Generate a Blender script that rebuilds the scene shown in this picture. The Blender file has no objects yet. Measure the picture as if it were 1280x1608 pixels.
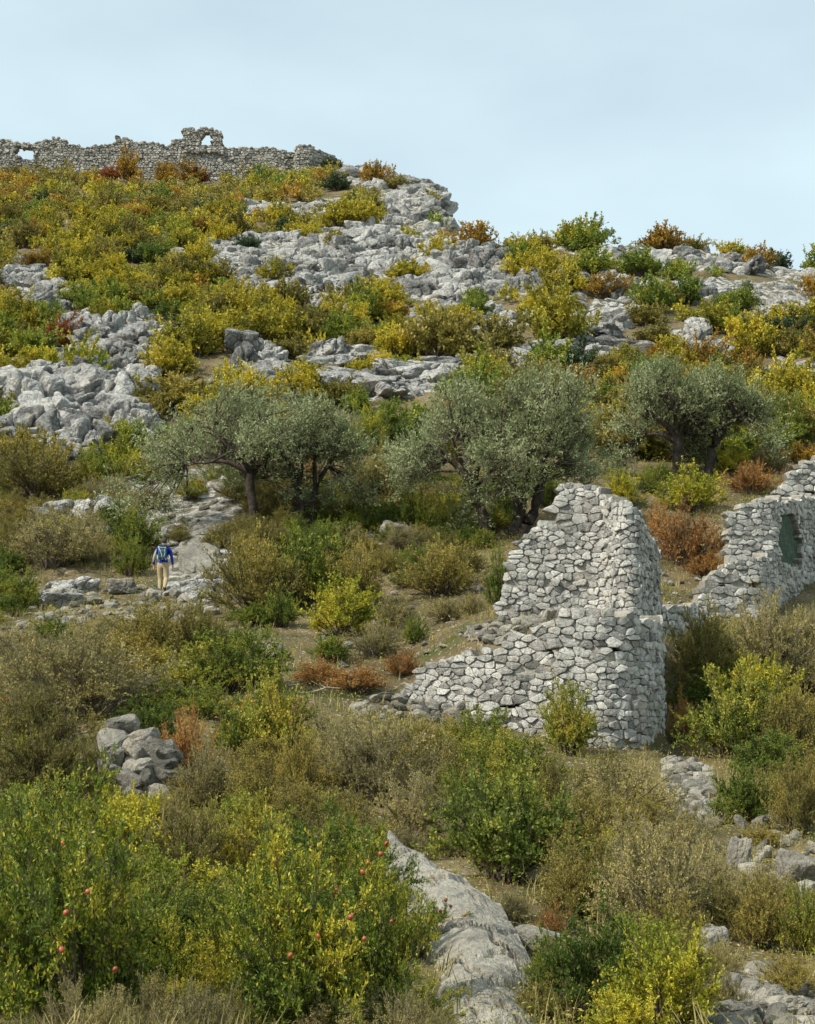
import bpy, bmesh, math, random
import numpy as np
from mathutils import Vector, Matrix, Euler

# ------------------------------------------------------------------ camera, sky, sun, exposure
sc = bpy.context.scene
F_PX, PW, PH, HORIZON = 2550.0, 1280.0, 1608.0, 1120.0      # photograph: focal length in pixels, size, horizon row
PITCH = math.atan((HORIZON - PH / 2) / F_PX)
cam_d = bpy.data.cameras.new('camera')
cam_d.sensor_fit = 'VERTICAL'; cam_d.sensor_height = 24.0; cam_d.lens = 24.0 * F_PX / PH
cam_d.clip_start = 0.1; cam_d.clip_end = 6000
cam = bpy.data.objects.new('camera', cam_d); sc.collection.objects.link(cam)
cam.location = (0, 0, 0); cam.rotation_euler = (math.pi / 2 + PITCH, 0, 0)
sc.camera = cam

SUN = Vector((-0.60, -0.40, 0.72)).normalized()               # towards the sun: high, behind the camera's left shoulder
world = bpy.data.worlds.new('World'); sc.world = world; world.use_nodes = True
wn, wl = world.node_tree.nodes, world.node_tree.links
bg = wn['Background']; bg.inputs['Strength'].default_value = 0.098
sky = wn.new('ShaderNodeTexSky'); sky.sky_type = 'NISHITA'; sky.sun_disc = False
sky.sun_elevation = math.asin(SUN.z); sky.sun_rotation = math.atan2(SUN.x, SUN.y)
sky.air_density = 1.0; sky.dust_density = 1.5; sky.ozone_density = 1.0
tc = wn.new('ShaderNodeTexCoord')
mp = wn.new('ShaderNodeMapping'); mp.inputs['Scale'].default_value = (1.0, 1.0, 2.4); mp.inputs['Rotation'].default_value = (0, 0.35, 0.4)
wl.new(tc.outputs['Generated'], mp.inputs['Vector'])
cn = wn.new('ShaderNodeTexNoise'); cn.inputs['Scale'].default_value = 2.6; cn.inputs['Detail'].default_value = 5; cn.inputs['Roughness'].default_value = 0.5
wl.new(mp.outputs['Vector'], cn.inputs['Vector'])
cr = wn.new('ShaderNodeMapRange'); cr.inputs['From Min'].default_value = 0.3; cr.inputs['From Max'].default_value = 0.75
cr.inputs['To Min'].default_value = 0.60; cr.inputs['To Max'].default_value = 0.95
wl.new(cn.outputs['Fac'], cr.inputs['Value'])
cm = wn.new('ShaderNodeMix'); cm.data_type = 'RGBA'
cm.inputs['B'].default_value = (7.3, 9.1, 9.7, 1)             # thin high cloud veil
wl.new(cr.outputs['Result'], cm.inputs['Factor']); wl.new(sky.outputs['Color'], cm.inputs['A'])
wl.new(cm.outputs['Result'], bg.inputs['Color'])

sun_d = bpy.data.lights.new('sun', 'SUN'); sun_d.energy = 4.6; sun_d.angle = math.radians(1.2); sun_d.color = (1.0, 0.945, 0.85)
sun = bpy.data.objects.new('sun', sun_d); sc.collection.objects.link(sun)
sun.rotation_euler = (-SUN).to_track_quat('-Z', 'Y').to_euler(); sun.location = (-60, -40, 90)

sc.view_settings.view_transform = 'Standard'; sc.view_settings.look = 'None'
sc.view_settings.exposure = 0.2; sc.view_settings.gamma = 1.0; sc.view_settings.use_curve_mapping = False
sc.render.engine = 'CYCLES'
sc.cycles.max_bounces = 3; sc.cycles.diffuse_bounces = 2; sc.cycles.transmission_bounces = 2; sc.cycles.glossy_bounces = 1
sc.cycles.use_adaptive_sampling = True; sc.cycles.adaptive_threshold = 0.03

C = sc.collection
# ------------------------------------------------------------------ helpers
cP, sP = math.cos(PITCH), math.sin(PITCH)
def ray(px, py):
    a, b = (px - PW / 2) / F_PX, (PH / 2 - py) / F_PX
    return np.array((a, cP - b * sP, sP + b * cP))
def at(px, py, Y):
    d = ray(px, py); return Vector(d * (Y / d[1]))
def project(P):
    P = np.asarray(P, float); f = P[..., 1] * cP + P[..., 2] * sP; u = -P[..., 1] * sP + P[..., 2] * cP
    f = np.where(f < 0.1, 0.1, f)
    return PW / 2 + F_PX * P[..., 0] / f, PH / 2 - F_PX * u / f

def hsh(i, j, k, seed):
    h = (i.astype(np.int64) * 374761393 + j.astype(np.int64) * 668265263 + k.astype(np.int64) * 2147483647 + seed * 1274126177) & 0xffffffff
    h = ((h ^ (h >> 13)) * 1274126177) & 0xffffffff
    h = ((h ^ (h >> 16)) * 2246822519) & 0xffffffff
    return ((h ^ (h >> 15)) & 0xffffff) / float(0xffffff)
def vnoise(x, y, z, seed=0):
    x, y, z = np.broadcast_arrays(np.asarray(x, float), np.asarray(y, float), np.asarray(z, float))
    i, j, k = np.floor(x), np.floor(y), np.floor(z)
    u, v, w = x - i, y - j, z - k
    u, v, w = u * u * (3 - 2 * u), v * v * (3 - 2 * v), w * w * (3 - 2 * w)
    r = 0
    for a in (0, 1):
        for b in (0, 1):
            for c in (0, 1):
                r = r + hsh(i + a, j + b, k + c, seed) * (u if a else 1 - u) * (v if b else 1 - v) * (w if c else 1 - w)
    return r * 2 - 1
def fbm(x, y, z, seed=0, oct=3):
    r, a = 0, 1.0
    for o in range(oct):
        r = r + a * vnoise(x * 2 ** o + o * 17.3, y * 2 ** o - o * 9.1, z * 2 ** o + o * 3.7, seed + o); a *= 0.5
    return r
def inpoly(px, py, poly):
    if not isinstance(px, np.ndarray):
        r, (x0, y0) = False, poly[-1]
        for x1, y1 in poly:
            if (y0 > py) != (y1 > py) and px < (x1 - x0) * (py - y0) / (y1 - y0) + x0: r = not r
            x0, y0 = x1, y1
        return r
    px, py = np.asarray(px, float), np.asarray(py, float)
    r = np.zeros(np.broadcast(px, py).shape, bool); n = len(poly)
    for a in range(n):
        (x0, y0), (x1, y1) = poly[a], poly[(a + 1) % n]
        c = (y0 > py) != (y1 > py)
        r ^= c & (px < (x1 - x0) * (py - y0) / ((y1 - y0) or 1e-9) + x0)
    return r
def nrm(v): return v / np.maximum(np.linalg.norm(v, axis=-1, keepdims=True), 1e-9)

def mk_mesh(name, V, groups, mats=(), smooth=False):
    """groups: list of (faces (F,k) int array, material index)"""
    me = bpy.data.meshes.new(name)
    V = np.asarray(V, np.float32).reshape(-1, 3)
    loops = np.concatenate([np.asarray(g[0]).ravel() for g in groups]).astype(np.int32)
    starts, mi, o = [], [], 0
    for f, m in groups:
        f = np.asarray(f); n, k = f.shape
        starts.append(o + np.arange(n) * k); mi.append(np.full(n, m)); o += n * k
    starts = np.concatenate(starts).astype(np.int32); mi = np.concatenate(mi).astype(np.int32)
    me.vertices.add(len(V)); me.vertices.foreach_set('co', V.ravel())
    me.loops.add(len(loops)); me.loops.foreach_set('vertex_index', loops)
    me.polygons.add(len(starts)); me.polygons.foreach_set('loop_start', starts)
    me.polygons.foreach_set('material_index', mi)
    for m in mats: me.materials.append(m)
    me.polygons.foreach_set('use_smooth', np.full(len(starts), smooth))
    me.update(calc_edges=True)
    return me
def obj(name, me, parent=None, loc=None, rot=None, scale=None):
    o = bpy.data.objects.new(name, me); C.objects.link(o); o.parent = parent
    if loc is not None: o.location = loc
    if rot is not None: o.rotation_euler = rot
    if scale is not None: o.scale = scale
    return o
def tag(o, label=None, cat=None, group=None, kind=None):
    if label: o['label'] = label
    if cat: o['category'] = cat
    if group: o['group'] = group
    if kind: o['kind'] = kind
    return o
def empty(name, loc=(0, 0, 0), rot=(0, 0, 0), scale=(1, 1, 1)):
    o = bpy.data.objects.new(name, None); C.objects.link(o)
    o.location = loc; o.rotation_euler = rot; o.scale = scale; o.empty_display_size = 0.1
    return o

# ------------------------------------------------------------------ labels: which one of its kind, where
ORD = 'first second third fourth fifth sixth seventh eighth ninth tenth eleventh twelfth thirteenth fourteenth fifteenth sixteenth seventeenth eighteenth nineteenth twentieth'.split()
def ordinal(i): return ORD[i] if i < 20 else 'twenty-' + ORD[i - 20] if i < 29 else 'number %d' % (i + 1)
PENDING = []
BANDS = [(300, 'close under the hilltop fort'), (350, 'high on the slope'), (395, 'on the upper slope'), (435, 'above mid slope'),
         (475, 'halfway up the slope'), (520, 'below mid slope'), (570, 'above the long ledge'), (640, 'behind the olive crowns'),
         (740, 'level with the olive trunks'), (850, 'at the foot of the olives'), (950, 'level with the hiker'), (1080, 'level with the low wall'),
         (1200, "level with the tower's foot"), (1340, 'just below the tower'), (1480, 'on the lower ground'), (9999, 'along the bottom edge')]
COLS = [(215, 'at far left'), (430, 'left of centre'), (640, 'centre left'), (850, 'centre right'), (1065, 'right of centre'), (9999, 'at far right')]
def later(o, desc, px, py):
    b = next(t for lim, t in BANDS if py < lim); c = next(t for lim, t in COLS if px < lim)
    PENDING.append((desc, b, c, px, o))
def flush_labels():
    z = {}
    for p in PENDING: z.setdefault(p[:3], []).append(p)
    for (d, b, c), ps in z.items():
        ps.sort(key=lambda p: p[3])
        for i, p in enumerate(ps):
            p[4]['label'] = '%s %s %s' % (d, b, c) + ('' if len(ps) == 1 else ', %s from left' % ordinal(i))

# ------------------------------------------------------------------ materials
def new_mat(name):
    m = bpy.data.materials.new(name); m.use_nodes = True
    return m, m.node_tree.nodes, m.node_tree.links, m.node_tree.nodes['Principled BSDF']
def noise_node(n, l, vec, scale, detail=4, rough=0.55):
    t = n.new('ShaderNodeTexNoise'); t.inputs['Scale'].default_value = scale; t.inputs['Detail'].default_value = detail; t.inputs['Roughness'].default_value = rough
    if vec is not None: l.new(vec, t.inputs['Vector'])
    return t.outputs['Fac']
def ramp(n, l, fac, stops):
    r = n.new('ShaderNodeValToRGB'); e = r.color_ramp.elements
    while len(e) < len(stops): e.new(0.5)
    for k, (p, c) in enumerate(stops): e[k].position = p; e[k].color = (*c, 1) if len(c) == 3 else c
    l.new(fac, r.inputs['Fac']); return r.outputs['Color']
def math_node(n, l, op, a, b=None):
    m = n.new('ShaderNodeMath'); m.operation = op
    for k, v in enumerate((a, b)):
        if v is None: continue
        if isinstance(v, (int, float)): m.inputs[k].default_value = v
        else: l.new(v, m.inputs[k])
    return m.outputs[0]
def mixc(n, l, fac, a, b, mode='MIX'):
    m = n.new('ShaderNodeMix'); m.data_type = 'RGBA'; m.blend_type = mode
    for s, v in (('Factor', fac), ('A', a), ('B', b)):
        if isinstance(v, (int, float)): m.inputs[s].default_value = v
        elif isinstance(v, tuple): m.inputs[s].default_value = (*v, 1)
        else: l.new(v, m.inputs[s])
    return m.outputs['Result']

def rock_nodes(n, l, pal=((0.20, 0.195, 0.18), (0.40, 0.39, 0.36), (0.56, 0.545, 0.50)), vary=True, fine=1.0):
    g = n.new('ShaderNodeNewGeometry'); pos = g.outputs['Position']
    big = noise_node(n, l, pos, 0.55 * fine, 2, 0.6)
    med = noise_node(n, l, pos, 4.5 * fine, 4, 0.65)
    f = math_node(n, l, 'ADD', math_node(n, l, 'MULTIPLY', big, 0.5), math_node(n, l, 'MULTIPLY', med, 0.5))
    if vary:
        oi = n.new('ShaderNodeObjectInfo')
        rv = math_node(n, l, 'FRACT', math_node(n, l, 'ADD', oi.outputs['Random'], g.outputs['Random Per Island']))
        f = math_node(n, l, 'ADD', f, math_node(n, l, 'MULTIPLY', math_node(n, l, 'SUBTRACT', rv, 0.5), 0.34))
    col = ramp(n, l, f, [(0.30, pal[0]), (0.47, pal[1]), (0.68, pal[2])])
    # dark lichen streaks running down the faces, warm iron stains
    mpn = n.new('ShaderNodeMapping'); mpn.inputs['Scale'].default_value = (2.2, 2.2, 0.55); l.new(pos, mpn.inputs['Vector'])
    st = noise_node(n, l, mpn.outputs['Vector'], 1.6 * fine, 4, 0.7)
    stf = ramp(n, l, st, [(0.52, (0, 0, 0)), (0.66, (1, 1, 1))])
    col = mixc(n, l, math_node(n, l, 'MULTIPLY', stf, 0.62), col, (0.115, 0.115, 0.11))
    wn_ = noise_node(n, l, pos, 1.1 * fine, 2, 0.6)
    wf = ramp(n, l, wn_, [(0.56, (0, 0, 0)), (0.74, (1, 1, 1))])
    col = mixc(n, l, math_node(n, l, 'MULTIPLY', wf, 0.45), col, (0.42, 0.34, 0.23))
    return pos, col, med
def rock_material(name, pal, fine=1.0, bump=0.06, craze=0.45):
    m, n, l, b = new_mat(name)
    pos, col, med = rock_nodes(n, l, pal, True, fine)
    l.new(col, b.inputs['Base Color']); b.inputs['Roughness'].default_value = 0.92; b.inputs['Specular IOR Level'].default_value = 0.2
    h1 = noise_node(n, l, pos, 7 * fine, 4, 0.7)
    v = n.new('ShaderNodeTexVoronoi'); v.feature = 'DISTANCE_TO_EDGE'; v.inputs['Scale'].default_value = 2.3 * fine
    wv = n.new('ShaderNodeVectorMath'); wv.operation = 'ADD'
    wno = n.new('ShaderNodeTexNoise'); wno.inputs['Scale'].default_value = 1.5 * fine; wno.inputs['Detail'].default_value = 3; l.new(pos, wno.inputs['Vector'])
    l.new(pos, wv.inputs[0]); l.new(wno.outputs['Color'], wv.inputs[1]); l.new(wv.outputs[0], v.inputs['Vector'])
    cf = n.new('ShaderNodeMapRange'); cf.inputs['From Max'].default_value = 0.07; l.new(v.outputs['Distance'], cf.inputs['Value'])
    hh = math_node(n, l, 'ADD', h1, math_node(n, l, 'MULTIPLY', cf.outputs['Result'], craze))
    bp = n.new('ShaderNodeBump'); bp.inputs['Strength'].default_value = 0.9; bp.inputs['Distance'].default_value = bump
    l.new(hh, bp.inputs['Height']); l.new(bp.outputs['Normal'], b.inputs['Normal'])
    return m
M_ROCK = rock_material('karst_limestone', ((0.125, 0.123, 0.112), (0.325, 0.317, 0.295), (0.53, 0.515, 0.47)), 1.1, 0.16)
M_ROCKN = rock_material('near_limestone', ((0.10, 0.094, 0.078), (0.24, 0.222, 0.18), (0.41, 0.38, 0.31)), 2.4, 0.08, 0.1)
M_STONE = rock_material('wall_stone', ((0.24, 0.23, 0.205), (0.45, 0.435, 0.39), (0.64, 0.615, 0.55)), 2.6, 0.03)
M_FORT = rock_material('fort_stone', ((0.14, 0.13, 0.11), (0.30, 0.28, 0.235), (0.47, 0.44, 0.38)), 0.9, 0.08)
def simple_mat(name, stops, scale, rough=0.9, bump=0.0, bscale=20):
    m, n, l, b = new_mat(name)
    g = n.new('ShaderNodeNewGeometry')
    f = math_node(n, l, 'ADD', math_node(n, l, 'MULTIPLY', noise_node(n, l, g.outputs['Position'], scale), 0.8), math_node(n, l, 'MULTIPLY', g.outputs['Random Per Island'], 0.2))
    l.new(ramp(n, l, f, stops), b.inputs['Base Color']); b.inputs['Roughness'].default_value = rough; b.inputs['Specular IOR Level'].default_value = 0.2
    if bump:
        bp = n.new('ShaderNodeBump'); bp.inputs['Distance'].default_value = bump; l.new(noise_node(n, l, g.outputs['Position'], bscale, 6), bp.inputs['Height']); l.new(bp.outputs['Normal'], b.inputs['Normal'])
    return m
M_MORTAR = simple_mat('earth_mortar', [(0.3, (0.14, 0.125, 0.10)), (0.7, (0.36, 0.33, 0.27))], 6, 0.95, 0.03)
M_BARK = simple_mat('olive_bark', [(0.3, (0.025, 0.02, 0.016)), (0.75, (0.11, 0.085, 0.065))], 5, 0.95, 0.05, 14)
M_TWIG = simple_mat('shrub_twig', [(0.3, (0.05, 0.038, 0.028)), (0.7, (0.15, 0.115, 0.08))], 8)
M_TWIGG = simple_mat('grey_twig', [(0.3, (0.10, 0.085, 0.065)), (0.7, (0.24, 0.20, 0.15))], 8)
M_DEAD = simple_mat('bleached_wood', [(0.3, (0.25, 0.20, 0.14)), (0.7, (0.46, 0.39, 0.29))], 6)

def leaf_mat(name, c0, c1, c2, nscale=1.4, trans=0.28, objv=0.35, rough=0.6):
    m, n, l, b = new_mat(name)
    g = n.new('ShaderNodeNewGeometry'); oi = n.new('ShaderNodeObjectInfo')
    no = noise_node(n, l, g.outputs['Position'], nscale, 2, 0.6)
    f = math_node(n, l, 'ADD', math_node(n, l, 'MULTIPLY', g.outputs['Random Per Island'], 0.62), math_node(n, l, 'MULTIPLY', math_node(n, l, 'SUBTRACT', no, 0.5), 2.0))
    f = math_node(n, l, 'ADD', f, math_node(n, l, 'MULTIPLY', math_node(n, l, 'SUBTRACT', oi.outputs['Random'], 0.5), objv))
    f = math_node(n, l, 'ADD', f, 0.19)
    col = ramp(n, l, f, [(0.12, c0), (0.5, c1), (0.9, c2)])
    l.new(col, b.inputs['Base Color']); b.inputs['Roughness'].default_value = rough; b.inputs['Specular IOR Level'].default_value = 0.25
    t = n.new('ShaderNodeBsdfTranslucent'); l.new(col, t.inputs['Color'])
    ms = n.new('ShaderNodeMixShader'); ms.inputs[0].default_value = trans
    l.new(b.outputs[0], ms.inputs[1]); l.new(t.outputs[0], ms.inputs[2]); l.new(ms.outputs[0], n['Material Output'].inputs['Surface'])
    return m
L = {
    'golden': leaf_mat('golden_leaf', (0.175, 0.17, 0.02), (0.40, 0.35, 0.032), (0.64, 0.49, 0.04), 0.5),
    'olive': leaf_mat('brown_green_leaf', (0.13, 0.12, 0.026), (0.255, 0.22, 0.046), (0.42, 0.33, 0.065), 0.5),
    'green': leaf_mat('fresh_green_leaf', (0.085, 0.135, 0.022), (0.18, 0.24, 0.033), (0.40, 0.39, 0.04), 0.6),
    'orange': leaf_mat('orange_leaf', (0.19, 0.13, 0.02), (0.38, 0.22, 0.03), (0.55, 0.33, 0.04), 0.6),
    'red': leaf_mat('red_leaf', (0.10, 0.03, 0.015), (0.24, 0.055, 0.02), (0.36, 0.13, 0.03), 0.6),
    'dark': leaf_mat('dark_evergreen_leaf', (0.025, 0.045, 0.018), (0.05, 0.085, 0.035), (0.10, 0.14, 0.05), 0.8),
    'pom': leaf_mat('pomegranate_leaf', (0.075, 0.12, 0.015), (0.185, 0.245, 0.024), (0.56, 0.46, 0.04), 1.7, 0.3, 0.1, 0.45),
    'mid': leaf_mat('mixed_scrub_leaf', (0.10, 0.14, 0.02), (0.235, 0.275, 0.036), (0.50, 0.41, 0.055), 1.0, 0.3, 0.35),
    'tan': leaf_mat('dry_tan_leaf', (0.175, 0.155, 0.052), (0.34, 0.295, 0.098), (0.52, 0.42, 0.14), 0.9, 0.25, 0.3),
    'yellow': leaf_mat('yellow_green_leaf', (0.15, 0.19, 0.02), (0.37, 0.37, 0.03), (0.62, 0.50, 0.04), 1.1),
    'rust': leaf_mat('rust_leaf', (0.17, 0.09, 0.028), (0.36, 0.165, 0.04), (0.50, 0.29, 0.08), 1.0, 0.3),
    'bush': leaf_mat('bottle_green_leaf', (0.07, 0.11, 0.016), (0.145, 0.20, 0.025), (0.32, 0.31, 0.035), 1.0),
    'olivetree': leaf_mat('silver_olive_leaf', (0.155, 0.19, 0.075), (0.29, 0.335, 0.145), (0.49, 0.515, 0.28), 0.7, 0.36, 0.1),
    'grass': leaf_mat('dry_grass_blade', (0.13, 0.13, 0.03), (0.30, 0.25, 0.085), (0.48, 0.39, 0.16), 0.6, 0.3, 0),
}

# ------------------------------------------------------------------ the hillside: a height field over the ground plan
KN = [  # distance in metres: sight-line rows of the ground across the valley, left to right
    (2, [(0, 3300)]), (6, [(0, 2020)]), (10, [(0, 1706)]),
    (13, [(0, 1612), (640, 1612), (1280, 1645)]),
    (17, [(0, 1462), (640, 1482), (1280, 1522)]),
    (23, [(0, 1312), (640, 1345), (1000, 1370), (1280, 1392)]),
    (30, [(0, 1198), (500, 1215), (640, 1228), (950, 1262), (1280, 1285)]),
    (36.6, [(0, 1108), (400, 1118), (600, 1125), (700, 1140), (900, 1182), (1045, 1202), (1280, 1205)]),
    (38.1, [(0, 1088), (400, 1097), (600, 1104), (700, 1122), (900, 1165), (1045, 1188), (1280, 1190)]),
    (39.0, [(0, 1077), (400, 1085), (600, 1092), (700, 1076), (760, 1045), (850, 1005), (980, 985), (1022, 1090), (1045, 1178), (1280, 1180)]),
    (41, [(0, 1053), (400, 1060), (640, 1058), (700, 1020), (760, 985), (850, 970), (980, 963), (1015, 1040), (1045, 1140), (1280, 1150)]),
    (45, [(0, 1014), (400, 1006), (640, 1000), (760, 958), (980, 945), (1060, 1020), (1280, 1050)]),
    (53, [(0, 945), (400, 928), (640, 922), (900, 900), (1060, 915), (1280, 935)]),
    (63, [(0, 852), (400, 826), (640, 842), (820, 832), (1060, 815), (1280, 810)]),
    (78, [(0, 738), (400, 718), (1280, 715)]),
    (98, [(0, 622), (400, 606), (1280, 602)]),
    (118, [(0, 512), (400, 504), (1280, 508)]),
    (150, [(-400, 410), (0, 404), (640, 400), (760, 388), (900, 386), (1050, 384), (1180, 408), (1280, 424), (1700, 470)]),
    (165, [(-400, 385), (0, 378), (400, 374), (640, 372), (700, 376), (730, 392), (780, 420), (1280, 470)]),
    (190, [(-400, 340), (0, 332), (400, 328), (640, 318), (690, 312), (708, 345), (735, 475), (1280, 560)]),
    (240, [(-400, 290), (0, 268), (100, 276), (250, 288), (350, 285), (450, 274), (540, 267), (640, 276), (690, 296), (712, 360), (735, 620), (1280, 700)]),
    (262, [(-400, 310), (0, 285), (250, 300), (540, 282), (690, 320), (735, 700), (1280, 780)]),
    (320, [(0, 420), (640, 430), (735, 900)]), (500, [(0, 760), (735, 1000)]), (1200, [(0, 1060), (735, 1130)]), (4000, [(0, 1118), (735, 1130)]),
]
U_T = np.linspace(-1300, 2600, 780)                     # bearing, as pixel columns
G_T = np.linspace(math.log(2), math.log(4000), 760)     # log distance
_ds = np.log([k[0] for k in KN]); _tab = np.zeros((len(KN), len(U_T)))
for i, (Y, pts) in enumerate(KN):
    r = np.interp(U_T, [p[0] for p in pts], [p[1] for p in pts])
    _tab[i] = [at(640, rr, Y).z for rr in r]
_fine = np.array([np.interp(G_T, _ds, _tab[:, j]) for j in range(len(U_T))]).T
ker = np.array([1, 3, 4, 3, 1.0]); ker /= ker.sum()
def blur(a, ax):
    p = [(2, 2) if k == ax else (0, 0) for k in (0, 1)]; b = np.pad(a, p, mode='edge')
    return sum(w * (b[k:k + a.shape[0]] if ax == 0 else b[:, k:k + a.shape[1]]) for k, w in enumerate(ker))
_fine = blur(blur(_fine, 0), 1)
def terrain_z(X, Y):
    X, Y = np.broadcast_arrays(np.asarray(X, float), np.asarray(Y, float))
    Yc = np.clip(Y, 2.05, 3990); col = 640 + F_PX * X / np.maximum(Yc, 8)
    a = np.clip((np.log(Yc) - G_T[0]) / (G_T[1] - G_T[0]), 0, len(G_T) - 1.001); b = np.clip((col - U_T[0]) / (U_T[1] - U_T[0]), 0, len(U_T) - 1.001)
    i, j = a.astype(int), b.astype(int); fa, fb = a - i, b - j
    z = _fine[i, j] * (1 - fa) * (1 - fb) + _fine[i + 1, j] * fa * (1 - fb) + _fine[i, j + 1] * (1 - fa) * fb + _fine[i + 1, j + 1] * fa * fb
    amp = np.clip(Y / 60.0, 0.25, 1.6)
    return z + amp * (0.28 * vnoise(X / 7.0, Y / 7.0, 0.3, 5) + 0.16 * vnoise(X / 2.3, Y / 2.3, 0.7, 6)) + 0.05 * vnoise(X / 0.7, Y / 0.7, 0.1, 7)
Y_S = np.exp(np.linspace(math.log(7), math.log(300), 320))
def ground(px, py):
    d = ray(px, py); t = Y_S / d[1]
    below = d[2] * t < terrain_z(d[0] * t, Y_S)
    k = np.argmax(below)
    if not below[k]: return None
    Y2 = np.linspace(Y_S[max(k - 1, 0)], Y_S[k], 12); t = Y2 / d[1]
    Y = Y2[np.argmax(d[2] * t < terrain_z(d[0] * t, Y2))]; X = d[0] * Y / d[1]
    return Vector((X, Y, float(terrain_z(X, Y))))
def mpp(Y): return Y / F_PX

# limestone showing through the scrub, outlined on the photograph (pixels -> places on the ground)
RZ = [  # polygon, rock size (half width, m), (sx, sy, sz), spacing (px, rows), wording
    ([(0, 700), (25, 640), (30, 605), (75, 575), (110, 545), (115, 505), (150, 488), (215, 485), (242, 505), (242, 540), (215, 565), (228, 600), (222, 650), (232, 700), (110, 718)], (0.9, 2.1), (1.25, 1.1, 0.85), (30, 17), 'massive pale limestone block'),
    ([(0, 405), (50, 425), (110, 452), (122, 480), (60, 505), (0, 492)], (0.7, 1.6), (1.3, 1.0, 0.7), (24, 13), 'grey limestone boulder'),
    ([(300, 400), (375, 370), (480, 374), (560, 356), (600, 335), (640, 345), (712, 350), (715, 400), (700, 440), (650, 470), (560, 442), (540, 486), (480, 472), (435, 440), (330, 415)], (0.6, 1.5), (1.2, 1.0, 0.85), (19, 10), 'rough grey limestone block'),
    ([(365, 445), (450, 445), (545, 470), (545, 490), (420, 470), (365, 465)], (0.6, 1.2), (1.2, 1, 0.8), (20, 11), 'rough grey limestone block'),
    ([(250, 402), (300, 400), (330, 415), (420, 425), (420, 440), (300, 428), (250, 420)], (0.5, 1.1), (1.3, 1, 0.7), (24, 12), 'grey limestone boulder'),
    ([(545, 268), (600, 262), (650, 272), (690, 284), (712, 318), (714, 352), (640, 350), (585, 328), (600, 306), (545, 286)], (0.8, 1.7), (1.3, 1.1, 0.8), (17, 10), 'craggy limestone crest block'),
    ([(380, 325), (470, 320), (540, 310), (545, 330), (470, 340), (380, 340)], (0.6, 1.3), (1.3, 1, 0.7), (22, 12), 'grey limestone boulder'),
    ([(655, 440), (700, 395), (800, 388), (812, 420), (795, 450), (840, 430), (915, 425), (1000, 440), (1005, 465), (900, 470), (880, 455), (790, 470), (700, 480), (655, 470)], (0.6, 1.6), (1.2, 1.0, 0.9), (20, 11), 'fissured grey limestone block'),
    ([(850, 385), (930, 376), (1000, 374), (1060, 392), (1130, 400), (1200, 412), (1280, 432), (1280, 446), (1150, 428), (1020, 420), (900, 402)], (0.7, 1.5), (1.4, 1.0, 0.8), (27, 14), 'weathered ridge boulder'),
    ([(1000, 445), (1120, 440), (1280, 452), (1280, 500), (1190, 505), (1170, 475), (1080, 470), (1010, 470)], (0.6, 1.2), (1.4, 1.0, 0.7), (30, 14), 'pale limestone boulder'),
    ([(630, 485), (690, 482), (800, 488), (815, 512), (740, 520), (640, 522)], (0.7, 1.3), (1.3, 1, 0.8), (30, 14), 'rounded pale boulder'),
    ([(820, 508), (900, 478), (990, 472), (1010, 495), (965, 535), (860, 522)], (0.8, 1.5), (1.4, 1, 0.6), (30, 15), 'flat pale limestone block'),
    ([(1050, 520), (1100, 520), (1130, 555), (1060, 570)], (0.8, 1.4), (1.1, 1, 0.9), (30, 18), 'pale limestone boulder'),
    ([(1195, 575), (1280, 565), (1280, 610), (1200, 612)], (0.7, 1.2), (1.3, 1, 0.8), (36, 20), 'pale limestone boulder'),
    ([(380, 548), (445, 543), (448, 585), (380, 588)], (0.8, 1.5), (1.0, 1, 0.9), (30, 17), 'rounded limestone knob'),
    ([(498, 548), (590, 541), (592, 572), (505, 578)], (1.0, 1.7), (1.7, 1, 0.6), (36, 16), 'long pale ledge block'),
    ([(360, 582), (470, 590), (540, 592), (640, 582), (720, 572), (780, 556), (860, 545), (975, 550), (978, 568), (850, 578), (770, 590), (740, 606), (640, 626), (560, 630), (470, 618), (380, 600)], (0.9, 1.9), (1.9, 1.0, 0.55), (36, 12), 'long pale ledge block'),
    ([(70, 805), (130, 790), (185, 798), (190, 826), (90, 830)], (0.9, 1.6), (1.6, 1, 0.55), (48, 20), 'low grey slab'),
    ([(110, 835), (175, 830), (180, 855), (120, 858)], (0.5, 0.8), (1.4, 1, 0.7), (36, 18), 'low grey slab'),
    ([(60, 925), (130, 922), (130, 950), (60, 955)], (0.5, 0.9), (1.6, 1, 0.6), (36, 20), 'pale low boulder'),
    ([(280, 925), (350, 920), (350, 945), (290, 955)], (0.3, 0.55), (1.4, 1, 0.8), (24, 14), 'small jagged boulder'),
    ([(565, 800), (640, 795), (660, 850), (580, 855)], (0.4, 0.8), (1.3, 1, 0.8), (44, 28), 'shaded grey boulder'),
]
BARE = [p[0] for p in RZ] + [[(130, 770), (240, 740), (350, 735), (385, 800), (345, 925), (262, 935), (262, 860), (180, 800)],
                             [(1040, 1190), (1110, 1200), (1125, 1290), (1090, 1310), (1050, 1260)], [(1120, 1535), (1200, 1515), (1290, 1570), (1290, 1640), (1130, 1640)]]
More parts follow.
